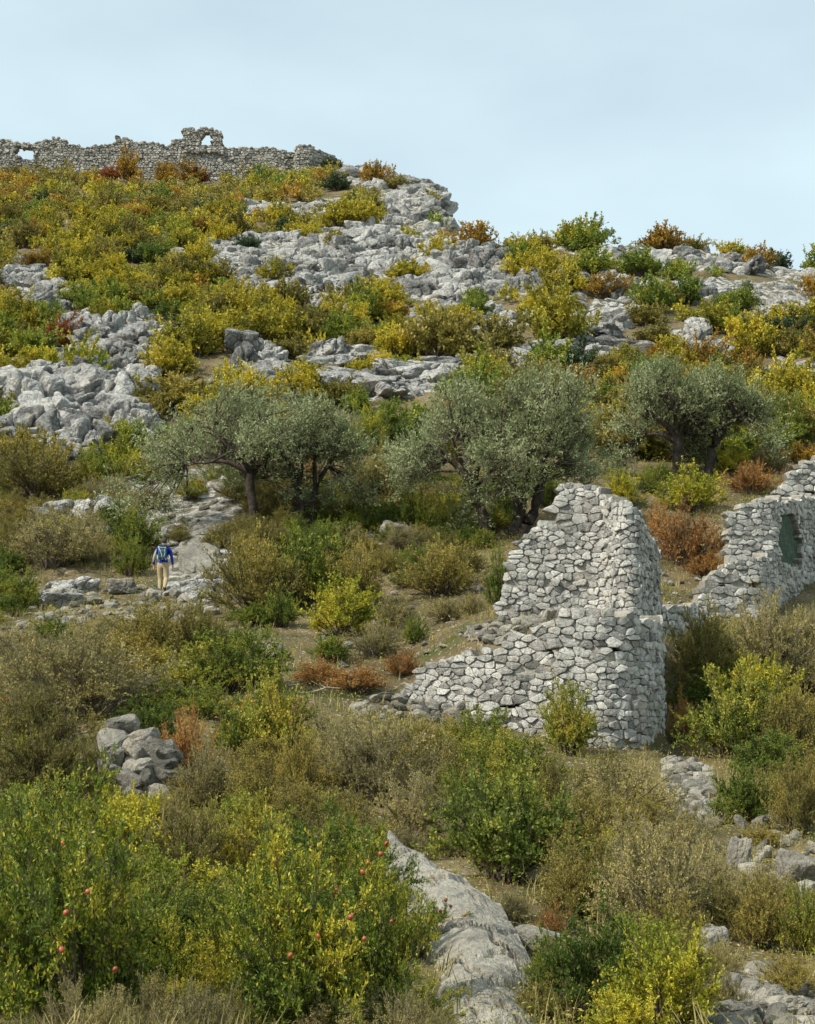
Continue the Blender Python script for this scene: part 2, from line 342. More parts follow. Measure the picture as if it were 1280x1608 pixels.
# terrain sheet
gu = np.concatenate([-np.geomspace(0.34, 3.2, 24)[::-1], np.linspace(-0.33, 0.33, 350), np.geomspace(0.34, 3.2, 24)])
gy = np.concatenate([np.linspace(-25, 5, 10), np.exp(np.linspace(math.log(6), math.log(290), 420)), np.geomspace(300, 3900, 26)])
UU, YY = np.meshgrid(gu, gy); XX = UU * np.maximum(YY, 8); ZZ = terrain_z(XX, YY)
bare = np.zeros(XX.shape, bool); gpx, gpy = project(np.stack([XX, YY, ZZ], -1))
for p in BARE: bare |= inpoly(gpx, gpy, p) & (YY > 6)
crag = bare & (YY > 70)
ZZ = ZZ + np.where(crag, 0.5 * np.abs(vnoise(XX / 1.6, YY / 1.6, 2.0, 31)) + 0.25 * vnoise(XX / 0.5, YY / 0.5, 1.0, 32), 0)
nr, ncl = XX.shape; idx = np.arange(nr * ncl).reshape(nr, ncl)
quads = np.stack([idx[:-1, :-1], idx[:-1, 1:], idx[1:, 1:], idx[1:, :-1]], -1).reshape(-1, 4)
m, n, l, b = new_mat('hillside_soil')
pos, rc, med = rock_nodes(n, l, ((0.20, 0.19, 0.17), (0.38, 0.365, 0.33), (0.54, 0.52, 0.47)), False, 1.2)
soil = ramp(n, l, noise_node(n, l, pos, 0.45, 5, 0.65), [(0.32, (0.06, 0.07, 0.02)), (0.47, (0.11, 0.085, 0.042)), (0.6, (0.17, 0.13, 0.065)), (0.75, (0.22, 0.19, 0.13))])
peb = noise_node(n, l, pos, 9, 3, 0.5); soil = mixc(n, l, ramp(n, l, peb, [(0.62, (0, 0, 0)), (0.68, (1, 1, 1))]), soil, (0.36, 0.34, 0.30))
atn = n.new('ShaderNodeAttribute'); atn.attribute_name = 'bare_rock'
edge = math_node(n, l, 'ADD', atn.outputs['Fac'], math_node(n, l, 'MULTIPLY', math_node(n, l, 'SUBTRACT', noise_node(n, l, pos, 0.9, 4), 0.5), 0.9))
rc = mixc(n, l, ramp(n, l, noise_node(n, l, pos, 1.7, 5, .6), [(.42, (0, 0, 0)), (.56, (1, 1, 1))]), rc, (0.10, 0.09, 0.06))
l.new(mixc(n, l, ramp(n, l, edge, [(0.42, (0, 0, 0)), (0.58, (1, 1, 1))]), soil, rc), b.inputs['Base Color'])
b.inputs['Roughness'].default_value = 0.95; b.inputs['Specular IOR Level'].default_value = 0.1
bp = n.new('ShaderNodeBump'); bp.inputs['Distance'].default_value = 0.08; l.new(noise_node(n, l, pos, 5, 4, 0.7), bp.inputs['Height']); l.new(bp.outputs['Normal'], b.inputs['Normal'])
me = mk_mesh('hillside', np.stack([XX, YY, ZZ], -1), [(quads, 0)], [m], True)
at_ = me.attributes.new('bare_rock', 'FLOAT', 'POINT'); at_.data.foreach_set('value', bare.ravel().astype(np.float32))
tag(obj('hillside', me), 'rocky hillside rising to the ruined fort', 'hillside', kind='structure')

# ------------------------------------------------------------------ rocks
def rock_mesh(name, seed, sub, mat, shape=0, cracks=12, crack_w=0.035, crack_d=0.14, step=(-.13, .05), soft=.035, rough=.055, karst=0.):
    rng = np.random.default_rng(seed)
    bm = bmesh.new(); bmesh.ops.create_icosphere(bm, subdivisions=sub, radius=1)
    bm.verts.ensure_lookup_table()
    V = np.array([v.co[:] for v in bm.verts]); Fc = np.array([[v.index for v in f.verts] for f in bm.faces]); bm.free()
    base = [(1, 0, 0), (-1, 0, 0), (0, 1, 0), (0, -1, 0), (0, 0, 1), (0, 0, -1)]
    nn = nrm(np.concatenate([np.array(base) + rng.normal(0, .2, (6, 3)), nrm(rng.normal(0, 1, (15, 3)))]))
    dk = np.concatenate([rng.uniform(.66, .9, 6), rng.uniform(.76, 1.06, 15)])
    dots = V @ nn.T
    r = np.where(dots > 0.05, dk / np.maximum(dots, 0.05), 9)
    rs = np.sort(r, 1); k = soft
    r = -k * np.log(np.exp(-rs[:, 0] / k) + np.exp(-rs[:, 1] / k) + np.exp(-rs[:, 2] / k))
    P = V * np.clip(r, .35, 1.35)[:, None]
    if cracks:
        S = P * np.array([1, 1, 0.55]) + 0.10 * np.stack([fbm(P[:, 0] * 2, P[:, 1] * 2, P[:, 2] * 2, seed + q) for q in (1, 2, 3)], -1)
        sd = nrm(rng.normal(0, 1, (cracks, 3))) * rng.uniform(.5, .95, (cracks, 1)) * np.array([1, 1, .55])
        D = np.linalg.norm(S[:, None] - sd[None], axis=2); o = np.argsort(D, 1)
        f1 = np.take_along_axis(D, o[:, :1], 1)[:, 0]; f2 = np.take_along_axis(D, o[:, 1:2], 1)[:, 0]
        off = rng.uniform(*step, cracks)[o[:, 0]]
        e = f2 - f1; P = P * (1 + off * np.clip(e / .12, 0, 1) - crack_d * np.exp(-e / crack_w))[:, None]
    nz = fbm(P[:, 0] * 2.3, P[:, 1] * 2.3, P[:, 2] * 2.3, seed + 11, 4)
    P = P * (1 + rough * nz)[:, None]
    if karst: P = P * (1 - karst * (1 - np.abs(fbm(P[:, 0] * 4.2, P[:, 1] * 4.2, P[:, 2] * 1.5, seed + 23, 2))) ** 3 + .6 * karst * (1 - np.abs(fbm(P[:, 0] * 2.4, P[:, 1] * 2.4, P[:, 2] * 2.4, seed + 29, 3))))[:, None]
    return mk_mesh(name, P, [(Fc, 0)], [mat], False)
BIG = [rock_mesh('outcrop_block', 100 + k, 6, M_ROCK, cracks=26, crack_w=.055, crack_d=.42, step=(-.36, .14), karst=.05) for k in range(5)]
MED = [rock_mesh('limestone_block', 200 + k, 5, M_ROCK, cracks=17, crack_w=.065, crack_d=.42, step=(-.36, .14), karst=.05) for k in range(8)]
SMALL = [rock_mesh('limestone_chunk', 300 + k, 3, M_ROCK, cracks=8, crack_w=.08, crack_d=.26, step=(-.28, .1)) for k in range(6)]
NEARB = [rock_mesh('near_boulder', 400 + k, 5, M_ROCKN, cracks=9, crack_w=.03, crack_d=.14, step=(-.16, .05), soft=.13, rough=.12) for k in range(5)]
NEARS = [rock_mesh('near_fieldstone', 500 + k, 4, M_ROCKN, cracks=0, rough=.09) for k in range(6)]
RUB = [rock_mesh('rubble_stone', 600 + k, 2, M_ROCKN, cracks=0) for k in range(8)]

def pts_in(poly, sx, sy, rng):
    xs = [p[0] for p in poly]; ys = [p[1] for p in poly]; out = []
    y, r = min(ys) - sy, 0
    while y < max(ys) + sy:
        x = min(xs) - sx + (r % 2) * sx * .5
        while x < max(xs) + sx:
            a, b_ = x + rng.uniform(-.4, .4) * sx, y + rng.uniform(-.45, .45) * sy
            if inpoly(a, b_, poly): out.append((a, b_))
            x += sx
        y += sy; r += 1
    return out
rng = np.random.default_rng(7)
rocks = []
for zi, (poly, (s0, s1), asp, (sx, sy), phrase) in enumerate(RZ):
    for px, py in pts_in(poly, sx, sy, rng):
        g = ground(px, py)
        if g is None: continue
        s = rng.uniform(s0, s1) if rng.random() < .7 else rng.uniform(s0, s0 + .4 * (s1 - s0))
        rocks.append((s / mpp(g.y), s, px, py, g, asp, phrase, zi))
rocks.sort(key=lambda r: -r[0])
def rock_xf(r):
    _, s, px, py, g, asp, ph, zi = r
    j = rng.uniform(.8, 1.25, 3)
    return (Vector((g.x, g.y, g.z + s * asp[2] * rng.uniform(-.05, .30))), Euler((rng.normal(0, .16), rng.normal(0, .16), rng.normal(0, .5) + (rng.integers(0, 2) * math.pi))), Vector((s * asp[0] * j[0], s * asp[1] * j[1], s * asp[2] * j[2])) * 1.02)
def joined(name, items, mats, smooth=False):
    """items: (mesh, matrix, material offset map or None) -> one mesh"""
    VV, G, o, cache = [], {}, 0, {}
    for me_, mat_, mi in items:
        if me_.name not in cache:
            v = np.empty(len(me_.vertices) * 3, np.float32); me_.vertices.foreach_get('co', v)
            k = len(me_.polygons[0].vertices); f = np.empty(len(me_.loops), np.int32); me_.loops.foreach_get('vertex_index', f)
            cache[me_.name] = (v.reshape(-1, 3), f.reshape(-1, k))
        v, f = cache[me_.name]; M = np.array(mat_)
        VV.append(v @ M[:3, :3].T + M[:3, 3]); G.setdefault((f.shape[1], mi), []).append(f + o); o += len(v)
    return mk_mesh(name, np.concatenate(VV), [(np.concatenate(fs), mi) for (k, mi), fs in G.items()], mats, smooth)
rest = []
for k, r in enumerate(rocks):
    loc, rot, scl = rock_xf(r)
    if k < 290:
        me_ = BIG[k % 5] if r[0] > 38 else MED[k % 8]
        o = obj('limestone_rock', me_, None, loc, rot, scl); tag(o, None, 'rock', 'limestone rocks breaking through the hillside scrub'); later(o, r[6], r[2], r[3])
    else:
        rest.append((SMALL[k % 6], Matrix.LocRotScale(loc, rot, scl), 0))
# extra small broken rock filling the gaps between the big blocks
for poly, (s0, s1), asp, (sx, sy), ph in RZ[:17]:
    for px, py in pts_in(poly, sx * 1.1, sy * 1.1, rng):
        g = ground(px, py)
        if g is not None:
            s = s0 * rng.uniform(.35, .7)
            rest.append((SMALL[rng.integers(6)] if s > .55 else RUB[rng.integers(8)], Matrix.LocRotScale(g + Vector((0, 0, s * .2)), Euler(tuple(rng.uniform(0, 6, 3))), Vector((s * 1.3, s, s * .9))), 0))
tag(obj('broken_rock', joined('broken_rock', rest, [M_ROCK])), 'small broken limestone between the larger hillside blocks', 'rock', kind='stuff')
print('rocks', len(rocks), 'rest', len(rest))

# ------------------------------------------------------------------ masonry of uncoursed rubble
class Path:
    """control points: (px, distance, top row, bottom row), left to right as the camera sees the face"""
    def __init__(s, ctrl, rag=.10):
        s.rag = rag
        P = [at(px, .5 * (rt + rb), Y) for px, Y, rt, rb in ctrl]
        pts, tb = [], []
        zt = [at(px, rt, Y).z for px, Y, rt, rb in ctrl]; zb = [at(px, rb, Y).z for px, Y, rt, rb in ctrl]
        q = np.array([(p.x, p.y) for p in P]); t = np.concatenate([[0], np.cumsum(np.linalg.norm(np.diff(q, axis=0), axis=1))])
        s.t, s.zt, s.zb, s.L = t, np.array(zt), np.array(zb), t[-1]
        s.S = np.linspace(0, s.L, 200)
        x, y = np.interp(s.S, t, q[:, 0]), np.interp(s.S, t, q[:, 1])
        kk = np.ones(9) / 9; pad = lambda a: np.convolve(np.concatenate([2 * a[0] - a[4:0:-1], a, 2 * a[-1] - a[-2:-6:-1]]), kk, 'valid')
        s.x, s.y = pad(x), pad(y)
        tx, ty = np.gradient(s.x, s.S), np.gradient(s.y, s.S); n_ = np.hypot(tx, ty); s.nx, s.ny = ty / n_, -tx / n_
    def top(s, a): return np.interp(a, s.t, s.zt) + s.rag * float(vnoise(a * 2.6 / max(s.rag * 6, .6), 3.3, .5, 9))
    def bot(s, a): return np.interp(a, s.t, s.zb)
    def map(s, a, z, d):
        a = np.asarray(a, float); ac = np.clip(a, 0, s.L)
        x, y, nx, ny = (np.interp(ac, s.S, v) for v in (s.x, s.y, s.nx, s.ny))
        ex = a - ac                                              # run on straight past the ends
        return np.stack([x + nx * d - ny * ex, y + ny * d + nx * ex, np.asarray(z, float) + 0 * x], -1)
def clip(poly, px_, py_, nx, ny):
    out = []; n_ = len(poly)
    for a in range(n_):
        p, q = poly[a], poly[(a + 1) % n_]
        dp, dq = (p[0] - px_) * nx + (p[1] - py_) * ny, (q[0] - px_) * nx + (q[1] - py_) * ny
        if dp <= 0: out.append(p)
        if (dp < 0) != (dq < 0) and dp != dq:
            t = dp / (dp - dq); out.append((p[0] + (q[0] - p[0]) * t, p[1] + (q[1] - p[1]) * t))
    return out
def cells(path, w, h, seed, holes=(), drop=.06):
    r = np.random.default_rng(seed); z0, z1 = path.zb.min() - 2 * h, path.zt.max() + 2 * h
    sites = []; z = z0
    while z < z1:
        hh = h * r.choice([.55, .8, 1.05, 1.5], p=[.2, .3, .3, .2]) * r.uniform(.9, 1.1); a = -2 * w + r.uniform(0, w)
        while a < path.L + 2 * w:
            ww = w * r.choice([.35, .6, .95, 1.4, 1.95], p=[.22, .25, .23, .19, .11])
            if r.random() > drop: sites.append((a + ww / 2 + r.normal(0, .05) * w, z + hh / 2 + r.normal(0, .2) * h))
            a += ww
        z += hh
    S = np.array(sites); Q = S / np.array([w * .85, h]); out = []
    for i in range(len(S)):
        a, z = S[i]
        if not (0 < a < path.L and path.bot(a) < z < path.top(a)): continue
        if any(inpoly(a, z, H) for H in holes): continue
        d = np.hypot(*(Q - Q[i]).T); near = np.argsort(d)[1:16]
        poly = [(Q[i][0] + u, Q[i][1] + v) for u, v in ((-1.1, -1), (1.1, -1), (1.1, 1), (-1.1, 1))]
        for j in near:
            mx, my = (Q[i] + Q[j]) / 2; nx, ny = Q[j] - Q[i]
            poly = clip(poly, mx, my, nx, ny)
            if len(poly) < 3: break
        if len(poly) >= 3:
            p = np.array(poly) * np.array([w * .85, h])
            if np.ptp(p[:, 0]) < 2.2 * w and np.ptp(p[:, 1]) < 2.2 * h: out.append(p)
    return out
def chaikin(p, f=.22):
    q = np.roll(p, -1, 0); return np.stack([p * (1 - f) + q * f, p * f + q * (1 - f)], 1).reshape(-1, 2)
def stone_geo(path, poly, r, gap, proud, back, soft=True):
    c = poly.mean(0); ext = np.ptp(poly, 0); k = np.maximum(1 - 2 * gap / np.maximum(ext, .05), .6)
    p = c + (poly - c) * k * r.uniform(.92, 1.01)
    if soft: p = chaikin(p, r.uniform(.15, .25)); p = p + r.normal(0, .035, p.shape) * ext.min()
    n_ = len(p); tilt = r.normal(0, .16, 2); bulge = proud * r.uniform(.25, 1.25)
    def ring(sc_, d, jit):
        q = c + (p - c) * sc_ + r.normal(0, jit, (n_, 2)) * ext.min() * .5
        dd = d + ((q - c) @ tilt) * .8 + r.normal(0, jit * .12, n_) * ext.min()
        return path.map(q[:, 0], q[:, 1], dd)
    off = r.normal(0, .45) * proud
    V = np.concatenate([path.map(p[:, 0], p[:, 1], np.full(n_, -back)), ring(1.0, off, .02), ring(.92, off + bulge * .85, .05), ring(.5, off + bulge, .10), path.map(c[:1], c[1:], [off + bulge * 1.05])])
    i = np.arange(n_); j = (i + 1) % n_
    Q = np.concatenate([np.stack([o_ + i, o_ + j, o_ + n_ + j, o_ + n_ + i], 1) for o_ in (0, n_, 2 * n_)])
    T = np.stack([3 * n_ + i, 3 * n_ + j, np.full(n_, 4 * n_)], 1)
    return V, Q, T
def core_geo(path, poly, front, back):
    n_ = len(poly); i = np.arange(n_); j = (i + 1) % n_
    V = np.concatenate([path.map(poly[:, 0], poly[:, 1], np.full(n_, front)), path.map(poly[:, 0], poly[:, 1], np.full(n_, -back)), path.map(*[[v] for v in poly.mean(0)], [front]), path.map(*[[v] for v in poly.mean(0)], [-back])])
    return V, np.stack([i, j, n_ + j, n_ + i], 1), np.concatenate([np.stack([i, j, np.full(n_, 2 * n_)], 1), np.stack([n_ + j, n_ + i, np.full(n_, 2 * n_ + 1)], 1)])
def join_geo(name, geos, mat):
    VV, Q, T, o = [], [], [], 0
    for v, q, t in geos: VV.append(v); Q.append(q + o); T.append(t + o); o += len(v)
    return mk_mesh(name, np.concatenate(VV), [(np.concatenate(Q), 0), (np.concatenate(T), 0)], [mat])
def build_ruin(root, faces, seed, mat, limit=295, core='rubble_core'):
    """faces: (Path, w, h, holes, thickness, gap, proud); the largest stones are parts, the rest one part"""
    r = np.random.default_rng(seed); allc, cg = [], []
    for k, (path, w, h, holes, th, gap, proud) in enumerate(faces):
        for p in cells(path, w, h, seed + k, holes):
            a = np.ptp(p, 0); allc.append((a[0] * a[1], path, p, gap, proud)); cg.append(core_geo(path, p, -.025, th))
    allc.sort(key=lambda c: -c[0]); small = []
    for k, (_, path, p, gap, proud) in enumerate(allc):
        g = stone_geo(path, p, r, gap, proud, .10)
        if k < limit:
            c = g[0].mean(0); o = obj('stone', mk_mesh('stone', g[0] - c, [(g[1], 0), (g[2], 0)], [mat]), root, Vector(c) - root.location)
        else: small.append(g)
    co = tag(obj(core, join_geo(core, cg, M_MORTAR), root, -root.location), kind='stuff')
    if small: tag(obj('small_stones', join_geo('small_stones', small, mat), root, -root.location), kind='stuff')
    print(root.name, len(allc))

# --- the ruined round tower with its low wall
T0 = at(905, 1180, 38.5); tower = empty('ruined_tower', T0)
tag(tower, 'roofless pale rubble-stone tower ruin with jagged peak and low wall running left', 'ruin')
low = Path([(632, 38.7, 1092, 1120), (646, 38.6, 1062, 1126), (668, 38.5, 1046, 1132), (700, 38.3, 1034, 1138), (755, 38.0, 1022, 1150), (800, 37.8, 1004, 1160), (838, 37.7, 984, 1168), (872, 37.5, 964, 1175), (905, 37.4, 954, 1182),
            (950, 37.3, 956, 1192), (985, 37.5, 966, 1200), (1012, 37.9, 970, 1205), (1030, 38.5, 976, 1208), (1039, 39.3, 978, 1206), (1041, 40.2, 975, 1198), (1038, 41.4, 970, 1185)])
up = Path([(783, 41.9, 908, 1000), (797, 41.85, 880, 1000), (815, 41.8, 852, 1000), (826, 41.8, 836, 1000), (862, 41.8, 812, 1000), (870, 41.8, 786, 1000), (882, 41.8, 764, 1000), (898, 41.8, 756, 1000), (926, 41.7, 758, 1000),
           (940, 41.6, 770, 1000), (955, 41.3, 780, 1000), (966, 40.7, 784, 1000), (974, 40.45, 782, 1000), (990, 40.4, 788, 1000), (1003, 40.5, 800, 1000), (1008, 41.0, 806, 1000), (1018, 41.8, 838, 1000), (1034, 42.8, 850, 1000), (1035, 43.6, 870, 1000)])
build_ruin(tower, [(low, .30, .15, [], .5, .003, .045), (up, .28, .145, [], .4, .003, .045)], 11, M_STONE)

# --- the second ruin on the right, with a green niche
T1 = at(1200, 940, 50.0); ruinb = empty('ruined_stone_house', T1)
tag(ruinb, 'smaller stone ruin at right edge with stepped wall and arched green niche', 'ruin')
bw = Path([(1143, 49.9, 820, 960), (1147, 49.9, 804, 960), (1165, 50.0, 793, 960), (1190, 50.1, 786, 960), (1213, 50.2, 782, 960), (1219, 50.3, 782, 960), (1224, 50.9, 784, 958), (1240, 52.2, 788, 955), (1262, 53.8, 780, 950), (1300, 56.0, 782, 945)])
def on(path, px, py):          # nearest place on a wall face seen at a pixel
    S = np.linspace(0, path.L, 400); q = path.map(S, np.zeros(400), np.zeros(400)); u, _ = project(np.stack([q[:, 0], q[:, 1], np.full(400, at(px, py, 51).z)], -1))
    k = np.argmin(abs(u - px)); return (S[k], at(px, py, q[k, 1]).z)
hole = [on(bw, a, c) for a, c in ((1226, 884), (1221, 850), (1224, 830), (1223, 812), (1232, 803), (1240, 806), (1249, 812), (1254, 832), (1262, 852), (1257, 880), (1250, 896), (1240, 888))]
bl = Path([(1092, 48.8, 945, 985), (1104, 48.9, 926, 985), (1120, 49.0, 905, 982), (1140, 49.1, 878, 980), (1165, 49.2, 873, 978), (1196, 49.3, 872, 975), (1203, 49.5, 872, 972), (1206, 50.0, 874, 970), (1214, 51.0, 890, 965), (1222, 51.8, 905, 962)])
bu = Path([(1222, 57.5, 778, 815), (1228, 57.5, 750, 815), (1250, 57.6, 742, 815), (1262, 57.7, 728, 815), (1275, 57.8, 720, 815), (1320, 58.0, 716, 815)])
build_ruin(ruinb, [(bw, .31, .15, [hole], .45, .003, .045), (bl, .32, .155, [], .4, .003, .05), (bu, .36, .165, [], .4, .005, .065)], 51, M_STONE)
hp = np.array(hole); q = bw.map(*(hp + (hp - hp.mean(0)) * .12).T, np.full(len(hp), -.16))
m_net = simple_mat('green_netting', [(0.30, (0.035, 0.06, 0.045)), (0.5, (0.075, 0.115, 0.075)), (0.68, (0.14, 0.15, 0.11))], 4, .95, .12, 9)
c_ = q.mean(0); q2 = bw.map(*(hp + (hp - hp.mean(0)) * .12).T, np.full(len(hp), -.24)); nq = len(q)
tag(obj('niche_netting', mk_mesh('niche_netting', np.concatenate([q, q2]) - c_, [(np.arange(nq)[None], 0), (np.arange(2 * nq - 1, nq - 1, -1)[None], 0), (np.array([(i, (i + 1) % nq, nq + (i + 1) % nq, nq + i) for i in range(nq)]), 0)], [m_net]), ruinb, Vector(c_) - T1), 'dark green netting filling the arched niche')

# --- low broken wall between the two ruins
T2 = at(1065, 985, 47.2); lw = empty('broken_wall', T2); tag(lw, 'low broken stone wall joining tower ruin and smaller ruin', 'wall')
build_ruin(lw, [(Path([(1036, 46.2, 952, 1010), (1060, 46.6, 950, 1005), (1085, 47.2, 952, 1000), (1108, 47.8, 956, 1000)]), .32, .18, [], .4, .008, .06)], 71, M_STONE)

# --- the fort on the skyline
T3 = at(270, 270, 242); fort = empty('hilltop_fort', T3); tag(fort, 'long ruined fort wall with window stub along the hilltop', 'fort')
FY = 242.0
def fpath(pts): return Path([(a, FY + dy, t, bt) for a, t, bt, dy in pts])
cw = fpath([(-60, 212, 285, 0), (0, 217, 285, 0), (12, 219, 285, 0), (30, 223, 285, 0), (52, 226, 285, 0), (58, 222, 285, 0), (78, 218, 285, 0), (84, 215, 285, 0), (98, 217, 285, 0), (104, 225, 287, 0), (135, 230, 290, 0), (160, 227, 292, 0), (180, 225, 292, 0), (182, 214, 292, 0), (196, 213, 292, 0), (207, 221, 292, 0), (240, 223, 294, 0), (258, 228, 296, 0),
            (268, 228, 296, 0), (270, 219, 296, 0), (283, 219, 296, 0), (288, 226, 296, 0), (345, 226, 294, 0), (358, 232, 292, 0), (370, 233, 290, 0), (378, 230, 290, 0), (392, 232, 290, 0), (420, 230, 290, 0), (440, 234, 290, .2), (458, 240, 290, .4), (466, 242, 288, .6)])
fh = lambda P, pts: [((lambda w_: (w_.x - P.map(0, 0, 0)[0], w_.z))(at(a, c, FY))) for a, c in pts]
h1 = fh(cw, [(23, 240), (31, 231), (46, 232), (53, 238), (52, 249), (38, 251)])
stub = fpath([(286, 203, 240, -.6), (291, 200, 240, -.6), (303, 201, 240, -.6), (306, 207, 240, -.6), (313, 201, 240, -.6), (322, 199, 240, -.6), (335, 202, 240, -.6), (349, 204, 240, -.6), (349.5, 222, 240, -.6)])
h2 = [((at(a, c, FY - .6).x - stub.map(0, 0, 0)[0]), at(a, c, FY - .6).z) for a, c in ((313, 229), (314, 219), (318, 211), (327, 208), (334, 213), (335, 228))]
ctw = fpath([(462, 238, 290, -1.0), (465, 229, 290, -1.4), (478, 226, 290, -1.6), (488, 228, 290, -1.4), (497, 235, 290, -.8), (512, 239, 290, .6), (526, 246, 290, 2.0), (538, 256, 292, 3.5), (548, 262, 292, 5)])
for nm, P, hs, sd in (('curtain_wall', cw, [h1], 81), ('window_stub', stub, [h2], 82), ('corner_tower', ctw, [], 83)):
    r = np.random.default_rng(sd); cs = cells(P, .54, .33, sd, hs)
    part = obj(nm, join_geo(nm, [stone_geo(P, p, r, .03, .14, .4, False) for p in cs], M_FORT), fort, -T3)
    obj('wall_core', join_geo('wall_core', [core_geo(P, p, -.12, 1.3) for p in cs], M_MORTAR), part)

# ------------------------------------------------------------------ vegetation builders
def tubes(PL, R, sides=3):
    """PL (K,M,3) polylines, R (K,M) radii -> verts, quads"""
    K, Mm, _ = PL.shape
    T = nrm(np.gradient(PL, axis=1)); ref = np.where(np.abs(T[..., 2:3]) > .9, np.array([1., 0, 0]), np.array([0, 0, 1.]))
    A = nrm(np.cross(T, ref)); B = np.cross(T, A); an = np.arange(sides) / sides * 2 * math.pi
    V = PL[:, :, None] + R[:, :, None, None] * (A[:, :, None] * np.cos(an)[:, None] + B[:, :, None] * np.sin(an)[:, None])
    ix = np.arange(K * Mm * sides).reshape(K, Mm, sides); a = ix[:, :-1]; b_ = ix[:, 1:]
    Q = np.stack([a, np.roll(a, -1, 2), np.roll(b_, -1, 2), b_], -1).reshape(-1, 4)
    return V.reshape(-1, 3), Q
def leaves(P, D, S, Ln, Wd):
    n_ = len(P); Ln, Wd = Ln[:, None], Wd[:, None]
    V = np.stack([P, P + D * Ln * .5 + S * Wd * .5, P + D * Ln, P + D * Ln * .5 - S * Wd * .5], 1).reshape(-1, 3)
    return V, np.arange(n_ * 4).reshape(n_, 4)
UP = np.array([0, 0, 1.0])
def shrub_arrays(seed, W, H, nst, ntw, nlf, ll, lw_, twl, open_=.75, upw=.35, flat=.6):
    r = np.random.default_rng(seed)
    az = np.arange(nst) * 2.39996 + r.normal(0, .35, nst); ct = 1 - (np.arange(nst) + .5) / nst * (1 - math.cos(math.radians(86))); st = np.sqrt(1 - ct ** 2)
    ext = r.uniform(open_, 1.08, nst); lob = 1 + .22 * np.sin(az * 2 + r.uniform(0, 6)) + .12 * np.sin(az * 5 + r.uniform(0, 6))
    tip = np.stack([W / 2 * st * np.cos(az) * lob, W / 2 * st * np.sin(az) * lob, H * (.12 + .88 * ct)], -1) * ext[:, None]
    base = np.stack([r.normal(0, .05 * W, nst), r.normal(0, .05 * W, nst), np.full(nst, -.1)], -1)
    mid = base * .5 + tip * .5 + UP * (.16 * H * r.uniform(.2, 1.3, (nst, 1))) + r.normal(0, .05 * W, (nst, 3))
    def B(k, t): t = t[:, None]; return base[k] * (1 - t) ** 2 + 2 * mid[k] * t * (1 - t) + tip[k] * t * t
    def dB(k, t): t = t[:, None]; return nrm(2 * (1 - t) * (mid[k] - base[k]) + 2 * t * (tip[k] - mid[k]))
    ts = np.linspace(0, 1, 5)
    PL = np.stack([B(np.arange(nst), np.full(nst, t)) for t in ts], 1); R = np.outer(r.uniform(.6, 1.2, nst), np.array([1, .8, .6, .4, .15])) * .011 * W
    sv, sq = tubes(PL, R, 3)
    kt = np.repeat(np.arange(nst), ntw); tt = .28 + .74 * r.random(len(kt)) ** .75
    tp = B(kt, np.clip(tt, 0, 1)); td = nrm(dB(kt, np.clip(tt, 0, 1)) * .7 + r.normal(0, .55, (len(kt), 3)) + UP * upw * .6); tl = twl * r.uniform(.45, 1.25, len(kt))
    te = tp + td * tl[:, None] + UP * (upw * .25 * tl[:, None]); tm = (tp + te) / 2 + r.normal(0, .06, te.shape) * tl[:, None]
    tv, tq = tubes(np.stack([tp, te], 1), np.outer(np.ones(len(kt)), [.0036, .0012]) * max(1, W / 1.6), 3)
    kl = np.repeat(np.arange(len(kt)), nlf); f = r.random(len(kl)) ** .85
    lp = tp[kl] * (1 - f[:, None]) + te[kl] * f[:, None] + r.normal(0, .02, (len(kl), 3)) * tl[kl][:, None] * 2
    ld = nrm(td[kl] * .6 + r.normal(0, .75, (len(kl), 3)) + UP * upw)
    ls = nrm(np.cross(ld, UP * flat + r.normal(0, .6, ld.shape)))
    sz = r.uniform(.6, 1.25, len(kl)); lv, lq = leaves(lp, ld, ls, ll * sz, lw_ * sz)
    return (lv, lq), (np.concatenate([sv, tv]), np.concatenate([sq, tq + len(sv)]))
def shrub_single(name, *a, twig=None, bare=False):
    (lv, lq), (bv, bq) = shrub_arrays(*a)
    if bare: return mk_mesh(name, lv, [(lq, 0)], [L['golden']])
    return mk_mesh(name, np.concatenate([lv, bv]), [(lq, 0), (bq + len(lv), 1)], [L['golden'], twig or M_TWIG])

